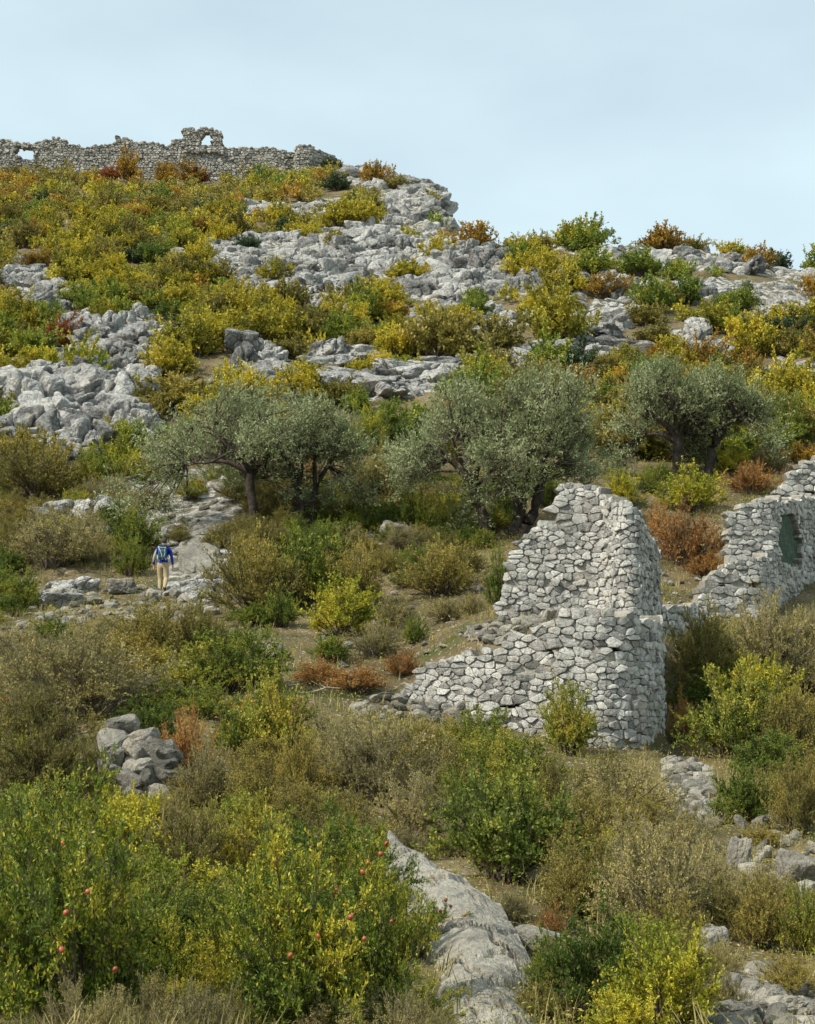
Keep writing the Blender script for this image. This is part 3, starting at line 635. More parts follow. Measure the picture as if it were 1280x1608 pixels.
# ------------------------------------------------------------------ scrub on the upper slope
HILL = [shrub_single('hillside_shrub', 700 + k, 2.5, 1.75 + .25 * (k % 3 - 1), 42, 13, 15, .105, .066, .36, .55, .5) for k in range(5)]
FARS = [shrub_single('far_shrub', 760 + k, 2.5, 1.5, 16, 6, 5, .23, .16, .42, .6, .5, bare=True) for k in range(5)]
KIND = {'golden': 'golden yellow shrub', 'olive': 'brownish green shrub', 'green': 'fresh green shrub', 'orange': 'orange tinged shrub', 'red': 'dark red shrub', 'dark': 'dark evergreen shrub'}
named = [  # shrubs that stand out: px, base row, width px, kind
    (58, 420, 44, 'orange'), (208, 412, 36, 'dark'), (100, 545, 52, 'red'), (345, 255 + 12, 1, 'olive'), (85, 240, 1, 'olive'),
    (745, 384, 62, 'orange'), (795, 384, 34, 'olive'), (848, 384, 46, 'olive'), (905, 388, 80, 'golden'), (920, 398, 70, 'green'), (1040, 388, 70, 'orange'), (1090, 392, 40, 'olive'), (1150, 408, 52, 'golden'), (1190, 410, 56, 'orange'), (1225, 412, 36, 'dark'),
    (825, 446, 60, 'golden'), (870, 440, 66, 'golden'), (930, 436, 70, 'green'), (1005, 434, 70, 'green'), (955, 470, 58, 'orange'), (845, 502, 66, 'golden'), (745, 480, 40, 'green'), (520, 262, 36, 'dark'), (530, 300, 40, 'dark'), (590, 292, 44, 'orange'), (625, 300, 44, 'olive'), (655, 322, 20, 'green'),
    (570, 355, 60, 'golden'), (530, 358, 60, 'golden'), (640, 440, 60, 'golden'), (690, 408, 46, 'golden'), (345, 545, 90, 'golden'), (300, 560, 100, 'golden'), (270, 590, 70, 'golden'), (130, 350, 56, 'golden'), (430, 440, 44, 'golden'), (690, 562, 110, 'olive'), (780, 562, 90, 'olive'), (880, 545, 100, 'golden'),
    (195, 560, 26, 'golden'), (150, 600, 46, 'green'), (120, 596, 70, 'yellow'), (60, 590, 60, 'yellow'), (1180, 560, 80, 'golden'), (1240, 560, 60, 'olive'), (1030, 545, 70, 'olive'), (430, 575, 1, 'olive'), (480, 600, 60, 'golden'), (640, 590, 50, 'yellow'),
    (260, 284, 40, 'orange'), (200, 282, 44, 'orange'), (300, 284, 40, 'orange'), (310, 288, 30, 'red'), (172, 276, 30, 'red'), (265, 255, 18, 'green')]
named = [t for t in named if t[2] > 5]
L['yellow_'] = L['yellow']; KIND['yellow'] = 'bright yellow-green shrub'
cand = []
for px, py, w, k in named:
    g = ground(px, py) or ground(px, py + 6) or ground(px, py + 14)
    if g is not None: cand.append((1e6 + w, px, py, w * 1.2, k, g))
taken = [(c[1], c[2], c[3]) for c in cand]
y = 282.0
while y < 735:
    # shrubs here are 2-3 m across, so their size in pixels follows from the distance
    Yd = float(np.interp(y, [266, 328, 374, 400, 504, 606, 718, 760], [240, 190, 165, 150, 118, 98, 78, 72])); wpx = 2.8 / mpp(Yd)
    x = -20.0 + rng.uniform(0, wpx * .5)
    while x < 1300:
        px, py = x + rng.normal(0, .12) * wpx, y + rng.uniform(-.1, .1) * wpx
        x += wpx * rng.uniform(.42, .75)
        if py > 640 and (210 < px < 960) and rng.random() < .5: continue
        if any(inpoly(px, py - .12 * wpx, p[0]) or inpoly(px, py, p[0]) for p in RZ) and rng.random() < .90: continue
        if any(inpoly(px, py - .42 * wpx, p[0]) for p in RZ) and rng.random() < .35: continue
        if any(abs(px - a) < .4 * (w + .6 * wpx) and abs(py - b_) < .16 * (w + wpx) for a, b_, w in taken): continue
        if px > 715 and py < 400: continue
        g = ground(px, py)
        if g is None: continue
        w = wpx * rng.uniform(.72, 1.4)
        zone = vnoise(px / 90., py / 45., .5, 77)
        wts = dict(golden=.50, olive=.27, green=.15, orange=.08, red=0., dark=.03)
        if py < 345: wts = dict(golden=.34, olive=.48, green=.10, orange=.09, red=0., dark=.02)
        if px > 1000: wts = dict(golden=.28, olive=.30, green=.26, orange=.08, red=0., dark=.06)
        if py > 640: wts = dict(golden=.2, olive=.38, green=.3, orange=.04, red=.0, dark=.08)
        ks = list(wts); pr = np.array([wts[q_] for q_ in ks]); pr = pr * np.where(np.array(ks) == 'golden', 1 + .9 * zone, 1 - .5 * zone); pr = np.clip(pr, 0, None); pr /= pr.sum()
        cand.append((w * g.y / 200, px, py, w, str(rng.choice(ks, p=pr)), g))
    y += wpx * .27
print('hill shrubs', len(cand))
cand.sort(key=lambda c: -c[0] if c[0] > 1e5 else -c[3])
order = ['golden', 'olive', 'green', 'orange', 'red', 'dark', 'yellow']
scrub = {k: [] for k in order}
for i, (_, px, py, w, k, g) in enumerate(cand):
    s = w * mpp(g.y) / 2.4; rz = rng.uniform(0, 6.28); sc_ = Vector((s, s, s * rng.uniform(.76, 1.12)))
    if i < 300:
        o = obj('hillside_shrub', HILL[i % 5], None, g - Vector((0, 0, .05)), (0, 0, rz), sc_)
        o.material_slots[0].link = 'OBJECT'; o.material_slots[0].material = L[k]
        tag(o, None, 'shrub', 'shrubs on the hillside'); later(o, KIND[k], px, py)
    else: scrub[k].append((g, rz, sc_))
# the scrub goes on beside the picture, thinner
EDGE = [shrub_single('edge_shrub', 780 + k, 2.5, 1.4, 14, 4, 5, .34, .24, .45, .6, .5, bare=True) for k in range(3)]
r_ = np.random.default_rng(17)
for _ in range(520):
    Y_ = float(math.sqrt(r_.uniform(0, 1)) * 225 + 11); X_ = float(r_.choice([-1, 1]) * Y_ * r_.uniform(.262, .43))
    if X_ > 0 and Y_ > 150 or abs(X_) / Y_ < .262 + 1.2 / Y_: continue
    s_ = float(r_.uniform(.5, 1.1) * (.65 if Y_ < 40 else 1)); scrub[str(r_.choice(['golden', 'olive', 'green', 'olive']))].append((Vector((X_, Y_, float(terrain_z(X_, Y_)))), r_.uniform(0, 6), Vector((s_ * 1.2, s_ * 1.2, s_)), EDGE[r_.integers(3)]))
VV, GG, o_ = [], [], 0
for ki, k in enumerate(order):
    for g, rz, sc_, *own in scrub[k]:
        me_ = own[0] if own else FARS[rng.integers(5)]
        key = me_.name
        if not hasattr(build_ruin, key):
            v = np.empty(len(me_.vertices) * 3, np.float32); me_.vertices.foreach_get('co', v); f = np.empty(len(me_.loops), np.int32); me_.loops.foreach_get('vertex_index', f)
            setattr(build_ruin, key, (v.reshape(-1, 3), f.reshape(-1, 4)))
        v, f = getattr(build_ruin, key); c_, s_ = math.cos(rz), math.sin(rz)
        VV.append((v * np.array(sc_)) @ np.array([[c_, s_, 0], [-s_, c_, 0], [0, 0, 1]]) + np.array(g)); GG.append((f + o_, ki)); o_ += len(v)
if VV:
    tag(obj('hillside_scrub', mk_mesh('hillside_scrub', np.concatenate(VV), GG, [L[k] for k in order])), 'dense autumn scrub filling the gaps on the upper slope', 'scrub', kind='stuff')

# ------------------------------------------------------------------ olive trees
def olive(px, row, px_c, top, half_w, low_, seed, label, lean=0.0, stems=2, Y=None, trunk_r=.26):
    g = ground(px, row); k = mpp(g.y); r = np.random.default_rng(seed)
    root = empty('olive_tree', g); tag(root, label, 'olive tree', 'old olive trees on the slope')
    H = (row - top) * k; W = half_w * k; cx = (px_c - px) * k; zl = (row - low_) * k
    # crown: clumps of twigs round the outer shell of an uneven dome
    n_ = 120; cl = []; nlb = 12; lobes = []
    for j in range(nlb):
        u = (j + .5) / nlb * 2 - 1 + r.normal(0, .08); zc = zl + (H - zl) * (.80 * math.sqrt(max(0, 1 - u * u)) * r.uniform(.62, 1.08) - .04)
        lobes.append((np.array([cx + u * W * .78, r.normal(0, .35) * W, zc]), r.uniform(.24, .40) * W))
    while len(cl) < n_:
        d = nrm(r.normal(0, 1, 3)); c0, rl = lobes[r.integers(nlb)]
        p = c0 + d * rl * r.uniform(.5, 1.0) * np.array([1, 1, .85])
        if .07 * H < p[2] < H * 1.04: cl.append(p)
    cl = np.array(cl)
    # trunk and limbs
    fork = np.array([cx * .25 + lean * .5, 0, .20 * H]); limbs = []
    base = np.array([0, 0, -.15])
    PLs, Rs = [], []
    def poly(a, b_, ra, rb, bend, M=7, up=.0):
        t = np.linspace(0, 1, M)[:, None]; m_ = (a + b_) / 2 + bend + UP * up
        p = a * (1 - t) ** 2 + 2 * m_ * t * (1 - t) + b_ * t * t + r.normal(0, .035, (M, 3)) * np.sin(t * math.pi) * (np.linalg.norm(b_ - a) * .5)
        PLs.append(p); Rs.append(np.linspace(ra, rb, M)); return p
    forks = []
    for s in range(stems):
        f_ = fork + np.array([(s - (stems - 1) / 2) * .5 + r.normal(0, .1), r.normal(0, .15), r.normal(0, .1) * H]); poly(base + np.array([(s - (stems - 1) / 2) * .25, 0, 0]), f_, trunk_r * r.uniform(.9, 1.15), trunk_r * .72, r.normal(0, .12, 3)); forks.append(f_)
    PLs[0][0] += 0
    nl = 7; lt = []
    for j in range(nl):
        a = j / nl * 2 * math.pi + r.normal(0, .25); f_ = forks[0 if math.cos(a) < 0 else -1]
        e = np.array([cx + math.cos(a) * W * r.uniform(.35, .6), math.sin(a) * W * .45, zl + (H - zl) * r.uniform(.25, .6)])
        poly(f_, e, trunk_r * r.uniform(.4, .6), trunk_r * .16, r.normal(0, .25, 3), up=.10 * H); lt.append(PLs[-1])
    lp = np.concatenate([p[2:] for p in lt])
    for c in cl:
        d = np.linalg.norm(lp - c, axis=1) + .8 * np.maximum(lp[:, 2] - c[2], 0); a = lp[np.argmin(d)]
        poly(a, c, trunk_r * .15, .012, r.normal(0, .15, 3), up=.12 * np.linalg.norm(c - a))
    tv, tq = tubes(np.stack(PLs), np.stack(Rs), 7)
    # gnarl
    tv = tv + (.05 * np.stack([fbm(tv[:, 0] * 5, tv[:, 1] * 5, tv[:, 2] * 2.5, seed + q) for q in range(3)], -1)) * np.clip(1.2 - tv[:, 2:3] / (.45 * H), 0, 1)
    obj('trunk', mk_mesh('olive_trunk', tv, [(tq, 0)], [M_BARK], True), root)
    # foliage
    ntw, nlf = 14, 14; rc = .15 * W + .25
    kt = np.repeat(np.arange(n_), ntw); tp = cl[kt] + r.normal(0, .42, (len(kt), 3)) * rc
    out = nrm(cl - np.array([cx, 0, zl + .35 * (H - zl)])); td = nrm(out[kt] * .55 + r.normal(0, .6, tp.shape) + UP * .45); tl = r.uniform(.3, .85, len(kt))
    te = tp + td * tl[:, None]; tm = (tp + te) / 2 + r.normal(0, .04, te.shape)
    bv, bq = tubes(np.stack([tp - td * .25, te], 1), np.outer(np.ones(len(kt)), [.010, .003]), 3)
    kl = np.repeat(np.arange(len(kt)), nlf); f = r.random(len(kl))[:, None]
    q_ = tp[kl] * (1 - f) + te[kl] * f + r.normal(0, .03, (len(kl), 3)); ld = nrm(td[kl] * .8 + r.normal(0, .65, q_.shape) + UP * .2)
    ls = nrm(np.cross(ld, r.normal(0, 1, ld.shape))); sz = r.uniform(.7, 1.3, len(kl))
    lv, lq = leaves(q_, ld, ls, .125 * sz, .042 * sz)
    cr_ = obj('crown', mk_mesh('olive_crown', lv, [(lq, 0)], [L['olivetree']]), root)
    obj('twigs', mk_mesh('olive_twigs', bv, [(bq, 0)], [M_TWIG]), cr_)
    return root
olive(397, 826, 355, 576, 152, 800, 901, 'broad silvery olive tree with dark upright trunk above the hiker', 0, 1, trunk_r=.24)
olive(478, 828, 478, 588, 112, 800, 902, 'small silvery olive tree crowding the right side of the broad olive', .3, 2, trunk_r=.2)
olive(768, 852, 722, 580, 115, 795, 903, 'olive tree with trunk leaning left behind the tower peak', -.6, 1, trunk_r=.24)
olive(815, 846, 842, 570, 122, 790, 904, 'olive tree with thick twin dark trunks behind the tower peak', .2, 2, trunk_r=.3)
olive(1070, 752, 1048, 548, 88, 725, 905, 'tall olive tree with straight dark trunk above the smaller ruin', 0, 1, trunk_r=.3)
olive(1112, 748, 1140, 560, 80, 725, 906, 'olive tree with trunk leaning right above the smaller ruin', .35, 1, trunk_r=.26)

# ------------------------------------------------------------------ bushes of the lower ground
TYPES = {  # W, H, stems, twigs, leaves, leaf length, leaf width, twig length, openness, upwardness, leaf material, twig material, wording
    'pom':    (2.4, 1.8, 56, 28, 27, .047, .021, .26, .5, .35, 'pom', M_TWIG, 'leafy pomegranate bush'),
    'green':  (2.4, 1.7, 50, 19, 22, .060, .031, .30, .55, .5, 'mid', M_TWIG, 'green leafy bush'),
    'bush':   (2.4, 1.6, 50, 19, 23, .056, .031, .28, .55, .45, 'bush', M_TWIG, 'dense dark green bush'),
    'yellow': (2.2, 1.5, 42, 17, 20, .062, .034, .30, .55, .5, 'yellow', M_TWIG, 'yellow-green leafy bush'),
    'tan':    (2.6, 1.5, 64, 22, 19, .046, .019, .30, .5, .35, 'tan', M_TWIGG, 'dry tan twiggy bush'),
    'olive':  (2.4, 1.6, 58, 19, 19, .052, .023, .32, .55, .6, 'olive', M_TWIG, 'brownish scrubby bush'),
    'rust':   (2.2, 1.2, 44, 15, 18, .062, .030, .32, .55, .5, 'rust', M_TWIGG, 'rust orange dry bush'),
}
PROTO = {}
for ti, (t, a) in enumerate(TYPES.items()):
    PROTO[t] = []
    for k in range(2):
        (lv, lq), (bv, bq) = shrub_arrays(1000 + 17 * ti + k, *a[:10])
        PROTO[t].append((mk_mesh(t + '_foliage', lv, [(lq, 0)], [L[a[10]]]), mk_mesh(t + '_branches', bv, [(bq, 0)], [a[11]])))
NB = [0]
def bush(px, row, w, h, t, label=None, dy=0):
    g = ground(px, row)
    if g is None: return None
    a = TYPES[t]; k = mpp(g.y); f_, b_ = PROTO[t][NB[0] % 2]; NB[0] += 1
    root = empty({'pom': 'pomegranate_bush', 'yellow': 'yellow_bush'}.get(t, a[12].split()[-2] + '_bush'), g, (0, 0, rng.uniform(0, 6.28)), (w * k / a[0] * rng.uniform(.88, 1.15), w * k / a[0] * rng.uniform(.85, 1.15), h * k / a[1] * rng.uniform(.92, 1.12)))
    obj('foliage', f_, root); obj('branches', b_, root)
    tag(root, label, 'bush', 'bushes on the lower ground')
    if not label: later(root, a[12], px, min(row, 1607))
    return root
EXPL = [
    (60, 785, 170, 95, 'olive'), (150, 770, 90, 70, 'green'), (175, 748, 110, 65, 'yellow'), (20, 760, 90, 60, 'olive'), (90, 890, 190, 95, 'tan'), (150, 885, 80, 60, 'tan'), (212, 872, 110, 85, 'bush'), (205, 905, 60, 70, 'bush'), (32, 958, 80, 58, 'bush'), (10, 880, 70, 70, 'olive'),
    (400, 965, 160, 130, 'olive'), (480, 950, 170, 125, 'bush'), (560, 950, 120, 105, 'olive'), (540, 998, 130, 80, 'yellow'), (440, 985, 70, 60, 'bush'), (690, 935, 140, 80, 'olive'), (655, 905, 60, 50, 'bush'), (786, 965, 50, 115, 'green'),
    (600, 790, 80, 100, 'olive'), (575, 715, 70, 75, 'yellow'), (650, 840, 70, 80, 'bush'), (705, 845, 70, 70, 'green'), (860, 800, 60, 60, 'bush'), (595, 700, 60, 60, 'green'),
    (1085, 802, 125, 68, 'yellow'), (1075, 888, 120, 90, 'rust'), (1035, 850, 60, 60, 'rust'), (1110, 905, 90, 40, 'rust'), (975, 800, 80, 62, 'yellow'), (1020, 775, 50, 45, 'bush'), (1180, 775, 110, 50, 'rust'), (1150, 745, 80, 45, 'yellow'), (1240, 705, 90, 90, 'green'), (1270, 690, 60, 70, 'yellow'), (1210, 740, 70, 40, 'tan'),
    (120, 1125, 270, 130, 'tan'), (30, 1105, 140, 90, 'tan'), (235, 1045, 170, 95, 'olive'), (310, 1040, 110, 90, 'olive'), (375, 1085, 160, 105, 'bush'), (300, 1090, 120, 80, 'green'), (425, 1200, 160, 140, 'green'), (370, 1190, 90, 90, 'bush'), (470, 1260, 110, 120, 'olive'), (55, 1265, 190, 155, 'olive'), (140, 1250, 80, 90, 'olive'),
    (292, 1215, 80, 100, 'rust'), (240, 1175, 110, 75, 'bush'), (330, 1270, 130, 90, 'tan'), (585, 1265, 230, 150, 'tan'), (520, 1230, 110, 90, 'tan'), (660, 1240, 120, 100, 'olive'), (660, 1320, 150, 90, 'tan'), (800, 1385, 230, 190, 'green'), (770, 1260, 130, 110, 'green'), (730, 1330, 110, 120, 'bush'), (895, 1185, 105, 115, 'green'), (860, 1300, 110, 110, 'olive'),
    (980, 1290, 200, 95, 'tan'), (930, 1350, 150, 110, 'olive'), (1030, 1475, 260, 165, 'tan'), (1000, 1400, 160, 100, 'tan'), (1110, 1430, 120, 100, 'tan'), (1105, 1090, 130, 140, 'olive'), (1210, 1075, 150, 130, 'tan'), (1270, 1060, 90, 110, 'tan'), (1150, 1190, 170, 130, 'green'), (1245, 1200, 120, 120, 'olive'), (1200, 1130, 120, 90, 'yellow'), (1075, 1168, 60, 70, 'rust'), (1165, 1295, 110, 105, 'bush'), (1255, 1310, 100, 110, 'olive'), (1215, 1270, 70, 60, 'olive'),
    (300, 1405, 150, 140, 'olive'), (250, 1490, 150, 120, 'green'), (300, 1500, 130, 110, 'green'), (90, 1350, 170, 120, 'green'), (10, 1360, 130, 130, 'green'), (190, 1340, 120, 100, 'yellow'), (400, 1380, 150, 130, 'green'), (520, 1370, 130, 110, 'olive'), (950, 1440, 110, 80, 'bush'), (930, 1600, 190, 160, 'bush'), (1040, 1620, 190, 140, 'yellow'), (870, 1560, 80, 100, 'bush'), (1190, 1485, 150, 100, 'olive'), (1265, 1500, 90, 110, 'green'), (1235, 1560, 110, 60, 'olive'), (1140, 1590, 80, 60, 'tan'),
]
EXPL += [(805, 1445, 80, 44, 'tan'), (862, 1600, 100, 64, 'olive'), (690, 1650, 90, 60, 'tan'), (645, 1500, 70, 60, 'olive'), (620, 1440, 60, 70, 'green'), (165, 1262, 60, 46, 'green'), (295, 1268, 70, 52, 'olive'), (235, 800, 70, 36, 'olive'), (300, 785, 64, 36, 'green'), (283, 852, 44, 30, 'olive'), (345, 860, 60, 40, 'olive'), (150, 790, 70, 36, 'tan'), (640, 1352, 90, 50, 'tan'), (178, 1280, 60, 40, 'olive'), (252, 1288, 80, 46, 'tan'), (215, 1295, 70, 40, 'green'), (900, 1440, 120, 80, 'olive'), (1075, 1330, 100, 60, 'tan'), (1010, 1315, 120, 70, 'olive'), (1130, 1450, 110, 70, 'olive'), (1200, 1430, 120, 66, 'tan'), (1250, 1455, 90, 60, 'olive'), (1080, 1545, 110, 80, 'olive'), (1135, 1535, 80, 50, 'tan'), (868, 1470, 70, 44, 'rust'), (1195, 1330, 60, 36, 'olive'), (880, 1530, 90, 60, 'olive'), (720, 1345, 100, 60, 'tan'), (980, 1380, 130, 80, 'green'),
    (110, 1660, 130, 110, 'tan'), (170, 1672, 120, 120, 'tan'), (240, 1650, 140, 120, 'tan'), (310, 1668, 130, 120, 'tan'), (370, 1655, 110, 90, 'olive'), (200, 1625, 120, 80, 'tan'), (280, 1620, 130, 90, 'yellow'), (340, 1625, 100, 80, 'tan'), (640, 1660, 130, 90, 'tan')]
for e in EXPL: bush(*e)
# the two big pomegranate bushes of the foreground and their neighbours
fruit_m, n, l, b = new_mat('pomegranate_skin')
g_ = n.new('ShaderNodeNewGeometry'); l.new(ramp(n, l, noise_node(n, l, g_.outputs['Position'], 14, 3), [(0.35, (0.24, 0.03, 0.015)), (0.65, (0.42, 0.12, 0.035))]), b.inputs['Base Color']); b.inputs['Roughness'].default_value = .4
def fruit_mesh():
    prof = [(0, -1), (.45, -.9), (.8, -.6), (.98, -.15), (.95, .25), (.72, .68), (.35, .9), (.2, .98), (.2, 1.12), (.34, 1.32), (.26, 1.3), (.1, 1.1), (0, 1.08)]
    an = np.arange(10) / 10 * 2 * math.pi
    V = np.concatenate([np.stack([r_ * np.cos(an), r_ * np.sin(an), np.full(10, -z_)], -1) for r_, z_ in prof]); ix = np.arange(len(V)).reshape(-1, 10)
    return mk_mesh('pomegranate_fruit', V, [(np.stack([ix[:-1], ix[1:], np.roll(ix[1:], -1, 1), np.roll(ix[:-1], -1, 1)], -1).reshape(-1, 4), 0)], [fruit_m], True)
FRUIT = fruit_mesh()
def fruit(root, px, py, dist, rad=.0185):
    MW = Matrix.LocRotScale(root.location, root.rotation_euler, root.scale)
    o = obj('fruit', FRUIT, root); M_ = MW.inverted()
    loc = M_ @ at(px, py, dist); o.location = loc
    s = root.scale; rad *= float(rng.uniform(.8, 1.2)); o.scale = (rad / s.x, rad / s.y, rad / s.z); o.rotation_euler = (rng.normal(0, .2), rng.normal(0, .2), 0)
pl = bush(110, 1640, 330, 350, 'pom', 'big green pomegranate bush with red fruit at bottom left corner')
pl2 = bush(20, 1600, 200, 290, 'pom', 'pomegranate bush cut by the left edge behind the corner bush')
pl3 = bush(180, 1560, 170, 190, 'pom', 'smaller pomegranate bush between corner bush and centre bush')
pc = bush(470, 1640, 330, 350, 'pom', 'big green pomegranate bush with red fruit at bottom centre')
pc2 = bush(590, 1600, 200, 240, 'pom', 'pomegranate bush leaning against the grey foreground rock')
pc3 = bush(380, 1600, 180, 230, 'pom', 'low pomegranate bush left of the bottom centre bush')
bush(530, 1520, 260, 220, 'pom', 'pomegranate bush rising behind the bottom centre bush'); bush(420, 1490, 200, 170, 'pom', 'yellowing pomegranate bush behind and left of the bottom centre bush')
bush(80, 1500, 260, 230, 'pom', 'pomegranate bush rising behind the corner bush'); bush(640, 1640, 150, 120, 'pom', 'low pomegranate growth in front of the grey foreground rock'); bush(275, 1580, 170, 150, 'pom', 'low pomegranate growth behind the dry grass')
ps = bush(690, 1490, 110, 75, 'pom', 'small pomegranate spray with orange fruit over the foreground rock')
for px, py in ((138, 1400), (104, 1433), (97, 1491), (181, 1522)): fruit(pl, px, py, pl.location.y - 1.05)
for px, py in ((99, 1324), (198, 1333)): fruit(pl3, px, py, pl3.location.y - .5)
for px, py in ((551, 1440), (572, 1474), (500, 1470), (456, 1500)): fruit(pc, px, py, pc.location.y - 1.0)
for px, py in ((528, 1399), (578, 1355), (598, 1341), (570, 1370), (607, 1325), (615, 1447)): fruit(pc2, px, py, pc2.location.y - .75)
for px, py in ((659, 1435), (676, 1443), (692, 1431), (700, 1413), (708, 1423), (729, 1437)): fruit(ps, px, py, ps.location.y - .35, .017)
# filling bushes, in the manner of their neighbours
KEEP = [[(630, 1045), (760, 1010), (850, 975), (775, 960), (780, 890), (870, 760), (1015, 760), (1045, 850), (1045, 1195), (950, 1170), (830, 1120), (640, 1110)], [(215, 835), (300, 835), (350, 920), (345, 960), (60, 960), (60, 915), (215, 900)],
        [(600, 1310), (650, 1310), (790, 1400), (860, 1520), (880, 1608), (680, 1608), (620, 1400)], [(1035, 1185), (1115, 1200), (1130, 1300), (1060, 1300)], [(1110, 1530), (1200, 1505), (1280, 1560), (1280, 1608), (1110, 1608)], [(1150, 1290), (1280, 1290), (1280, 1410), (1160, 1400)],
        [(150, 1120), (300, 1150), (290, 1265), (170, 1265)], [(1085, 720), (1280, 700), (1280, 945), (1085, 960)], [(470, 930), (770, 925), (850, 985), (640, 1040), (620, 1100), (480, 1100)], [(410, 1000), (450, 1000), (450, 1040), (410, 1040)], [(240, 760), (350, 790), (345, 920), (260, 930)], [(1010, 895), (1100, 905), (1100, 990), (1035, 990)],
        [(790, 1440), (905, 1450), (905, 1510), (800, 1500)], [(70, 1500), (400, 1500), (400, 1608), (70, 1608)]]
ex = np.array([(e[0], e[1] - e[3] * .4) for e in EXPL]); nf = 0; spots = [(e[0], e[1], e[2]) for e in EXPL]
y = 765.0
while y < 1640:
    Yd = float(np.interp(y, [718, 826, 928, 1006, 1118, 1215, 1330, 1470, 1612], [78, 63, 53, 45, 36.6, 30, 23, 17, 13])); wpx = min(1.5 / mpp(Yd), 150)
    x = -30 + rng.uniform(0, wpx)
    while x < 1310:
        px, py = x, y + rng.uniform(-.2, .2) * wpx; x += wpx * rng.uniform(.32, .62)
        w = wpx * rng.uniform(.75, 1.35); h = w * rng.uniform(.4, .68)
        if any(inpoly(px + a * w, py - b_ * h, p) for p in KEEP for a in (-.45, 0, .45) for b_ in (.0, .5, 1.0)): continue
        if any(abs(px - a) < .30 * max(w, ww) and abs(py - c) < .11 * max(w, ww) for a, c, ww in spots): continue
        spots.append((px, py, w))
        t = EXPL[int(np.argmin(np.hypot(ex[:, 0] - px, (ex[:, 1] - py + h * .4) * 1.3)))][4]
        if rng.random() < .35: t = str(rng.choice(['olive', 'bush', 'tan', 'green', 'rust', 'yellow'], p=[.26, .18, .22, .15, .11, .08]))
        if t == 'rust' and rng.random() < .6: t = 'olive'
        if bush(px, py, w, h, t) is not None: nf += 1
    y += wpx * .21
print('fill bushes', nf)

# ------------------------------------------------------------------ grass, low herbs, rubble (too many to count)
r = np.random.default_rng(5)
N = 60000; Yr = np.sqrt(r.uniform(11.5 ** 2, 72 ** 2, N)); Xr = (r.random(N) - .5) * .56 * Yr; Zr = terrain_z(Xr, Yr); gp = project(np.stack([Xr, Yr, Zr], -1))
den = .5 + .9 * vnoise(Xr / 3, Yr / 3, .2, 91); ok = r.random(N) < np.clip(den, .08, 1) * .20
for p in BARE: ok &= ~inpoly(gp[0], gp[1], p)
B0 = np.stack([Xr, Yr, Zr - .02], -1)[ok]
def grass(B0, nb, hmin, hmax, seed):
    r = np.random.default_rng(seed); k = np.repeat(np.arange(len(B0)), nb); th = r.uniform(0, 6.28, len(k)); lean = r.uniform(.1, 1.1, len(k)); hh = r.uniform(hmin, hmax, len(k))
    P0 = B0[k] + np.stack([r.normal(0, .05, len(k)), r.normal(0, .05, len(k)), np.zeros(len(k))], -1); dh = np.stack([np.cos(th), np.sin(th), np.zeros(len(k))], -1)
    s = np.stack([-np.sin(th), np.cos(th), np.zeros(len(k))], -1) * r.uniform(.004, .008, (len(k), 1)); Pm = P0 + dh * (lean * hh * .35)[:, None] + UP * (hh * .55)[:, None]; Pt = P0 + dh * (lean * hh)[:, None] + UP * hh[:, None]
    V = np.stack([P0 - s, P0 + s, Pm + s * .8, Pm - s * .8, Pt], 1).reshape(-1, 3); b_ = np.arange(len(k)) * 5
    return V, np.stack([b_, b_ + 1, b_ + 2, b_ + 3], 1), np.stack([b_ + 3, b_ + 2, b_ + 4], 1)
v, q, t = grass(B0, 6, .10, .42, 6)
Xg = []; 
for _ in range(420):
    px, py = r.uniform(60, 410), r.uniform(1575, 1720); Y_ = float(np.interp(py, [1560, 1612, 1706], [14.3, 13, 10])); w_ = at(px, 1608, Y_); Xg.append((w_.x, Y_, float(terrain_z(w_.x, Y_))))
v2, q2, t2 = grass(np.array(Xg), 6, .08, .40, 8)
tag(obj('dry_grass', mk_mesh('dry_grass', np.concatenate([v, v2]), [(np.concatenate([q, q2 + len(v)]), 0), (np.concatenate([t, t2 + len(v)]), 0)], [L['grass']])), 'dry tan grass over the lower ground and along the bottom', 'grass', kind='stuff')
# low leafy herbs: fine and close near the path, looser up the slope
HV, HG, ho = [], [], 0
for N, y0, y1, nl_, l0, l1, sz0, sz1, keep in ((16000, 34, 85, 10, .04, .09, .12, .38, 0.0), (13000, 11.5, 36, 9, .022, .05, .08, .26, -.35)):
    Yr = np.sqrt(r.uniform(y0 ** 2, y1 ** 2, N)); Xr = (r.random(N) - .5) * .56 * Yr; Zr = terrain_z(Xr, Yr); gp = project(np.stack([Xr, Yr, Zr], -1))
    ok = vnoise(Xr / 2.2, Yr / 2.2, .9, 92) + r.normal(0, .4, N) > keep
    for p in BARE: ok &= ~inpoly(gp[0], gp[1], p)
    Bh = np.stack([Xr, Yr, Zr], -1)[ok]; kl = np.repeat(np.arange(len(Bh)), nl_); sz_ = r.uniform(sz0, sz1, len(Bh))[kl]
    lp = Bh[kl] + r.normal(0, .45, (len(kl), 3)) * sz_[:, None] * np.array([1, 1, .1]) + UP * (r.random(len(kl)) * sz_ * 1.0)[:, None]; ld = nrm(r.normal(0, 1, lp.shape) + UP * .35)
    ln_ = r.uniform(l0, l1, len(kl)); lv, lq = leaves(lp, ld, nrm(np.cross(ld, UP * .5 + r.normal(0, .6, ld.shape))), ln_, ln_ * .38)
    gi = np.repeat(r.choice(4, len(Bh), p=[.42, .34, .22, .02]), nl_); HV.append(lv); HG += [(lq[gi == k] + ho, k) for k in range(4)]; ho += len(lv)
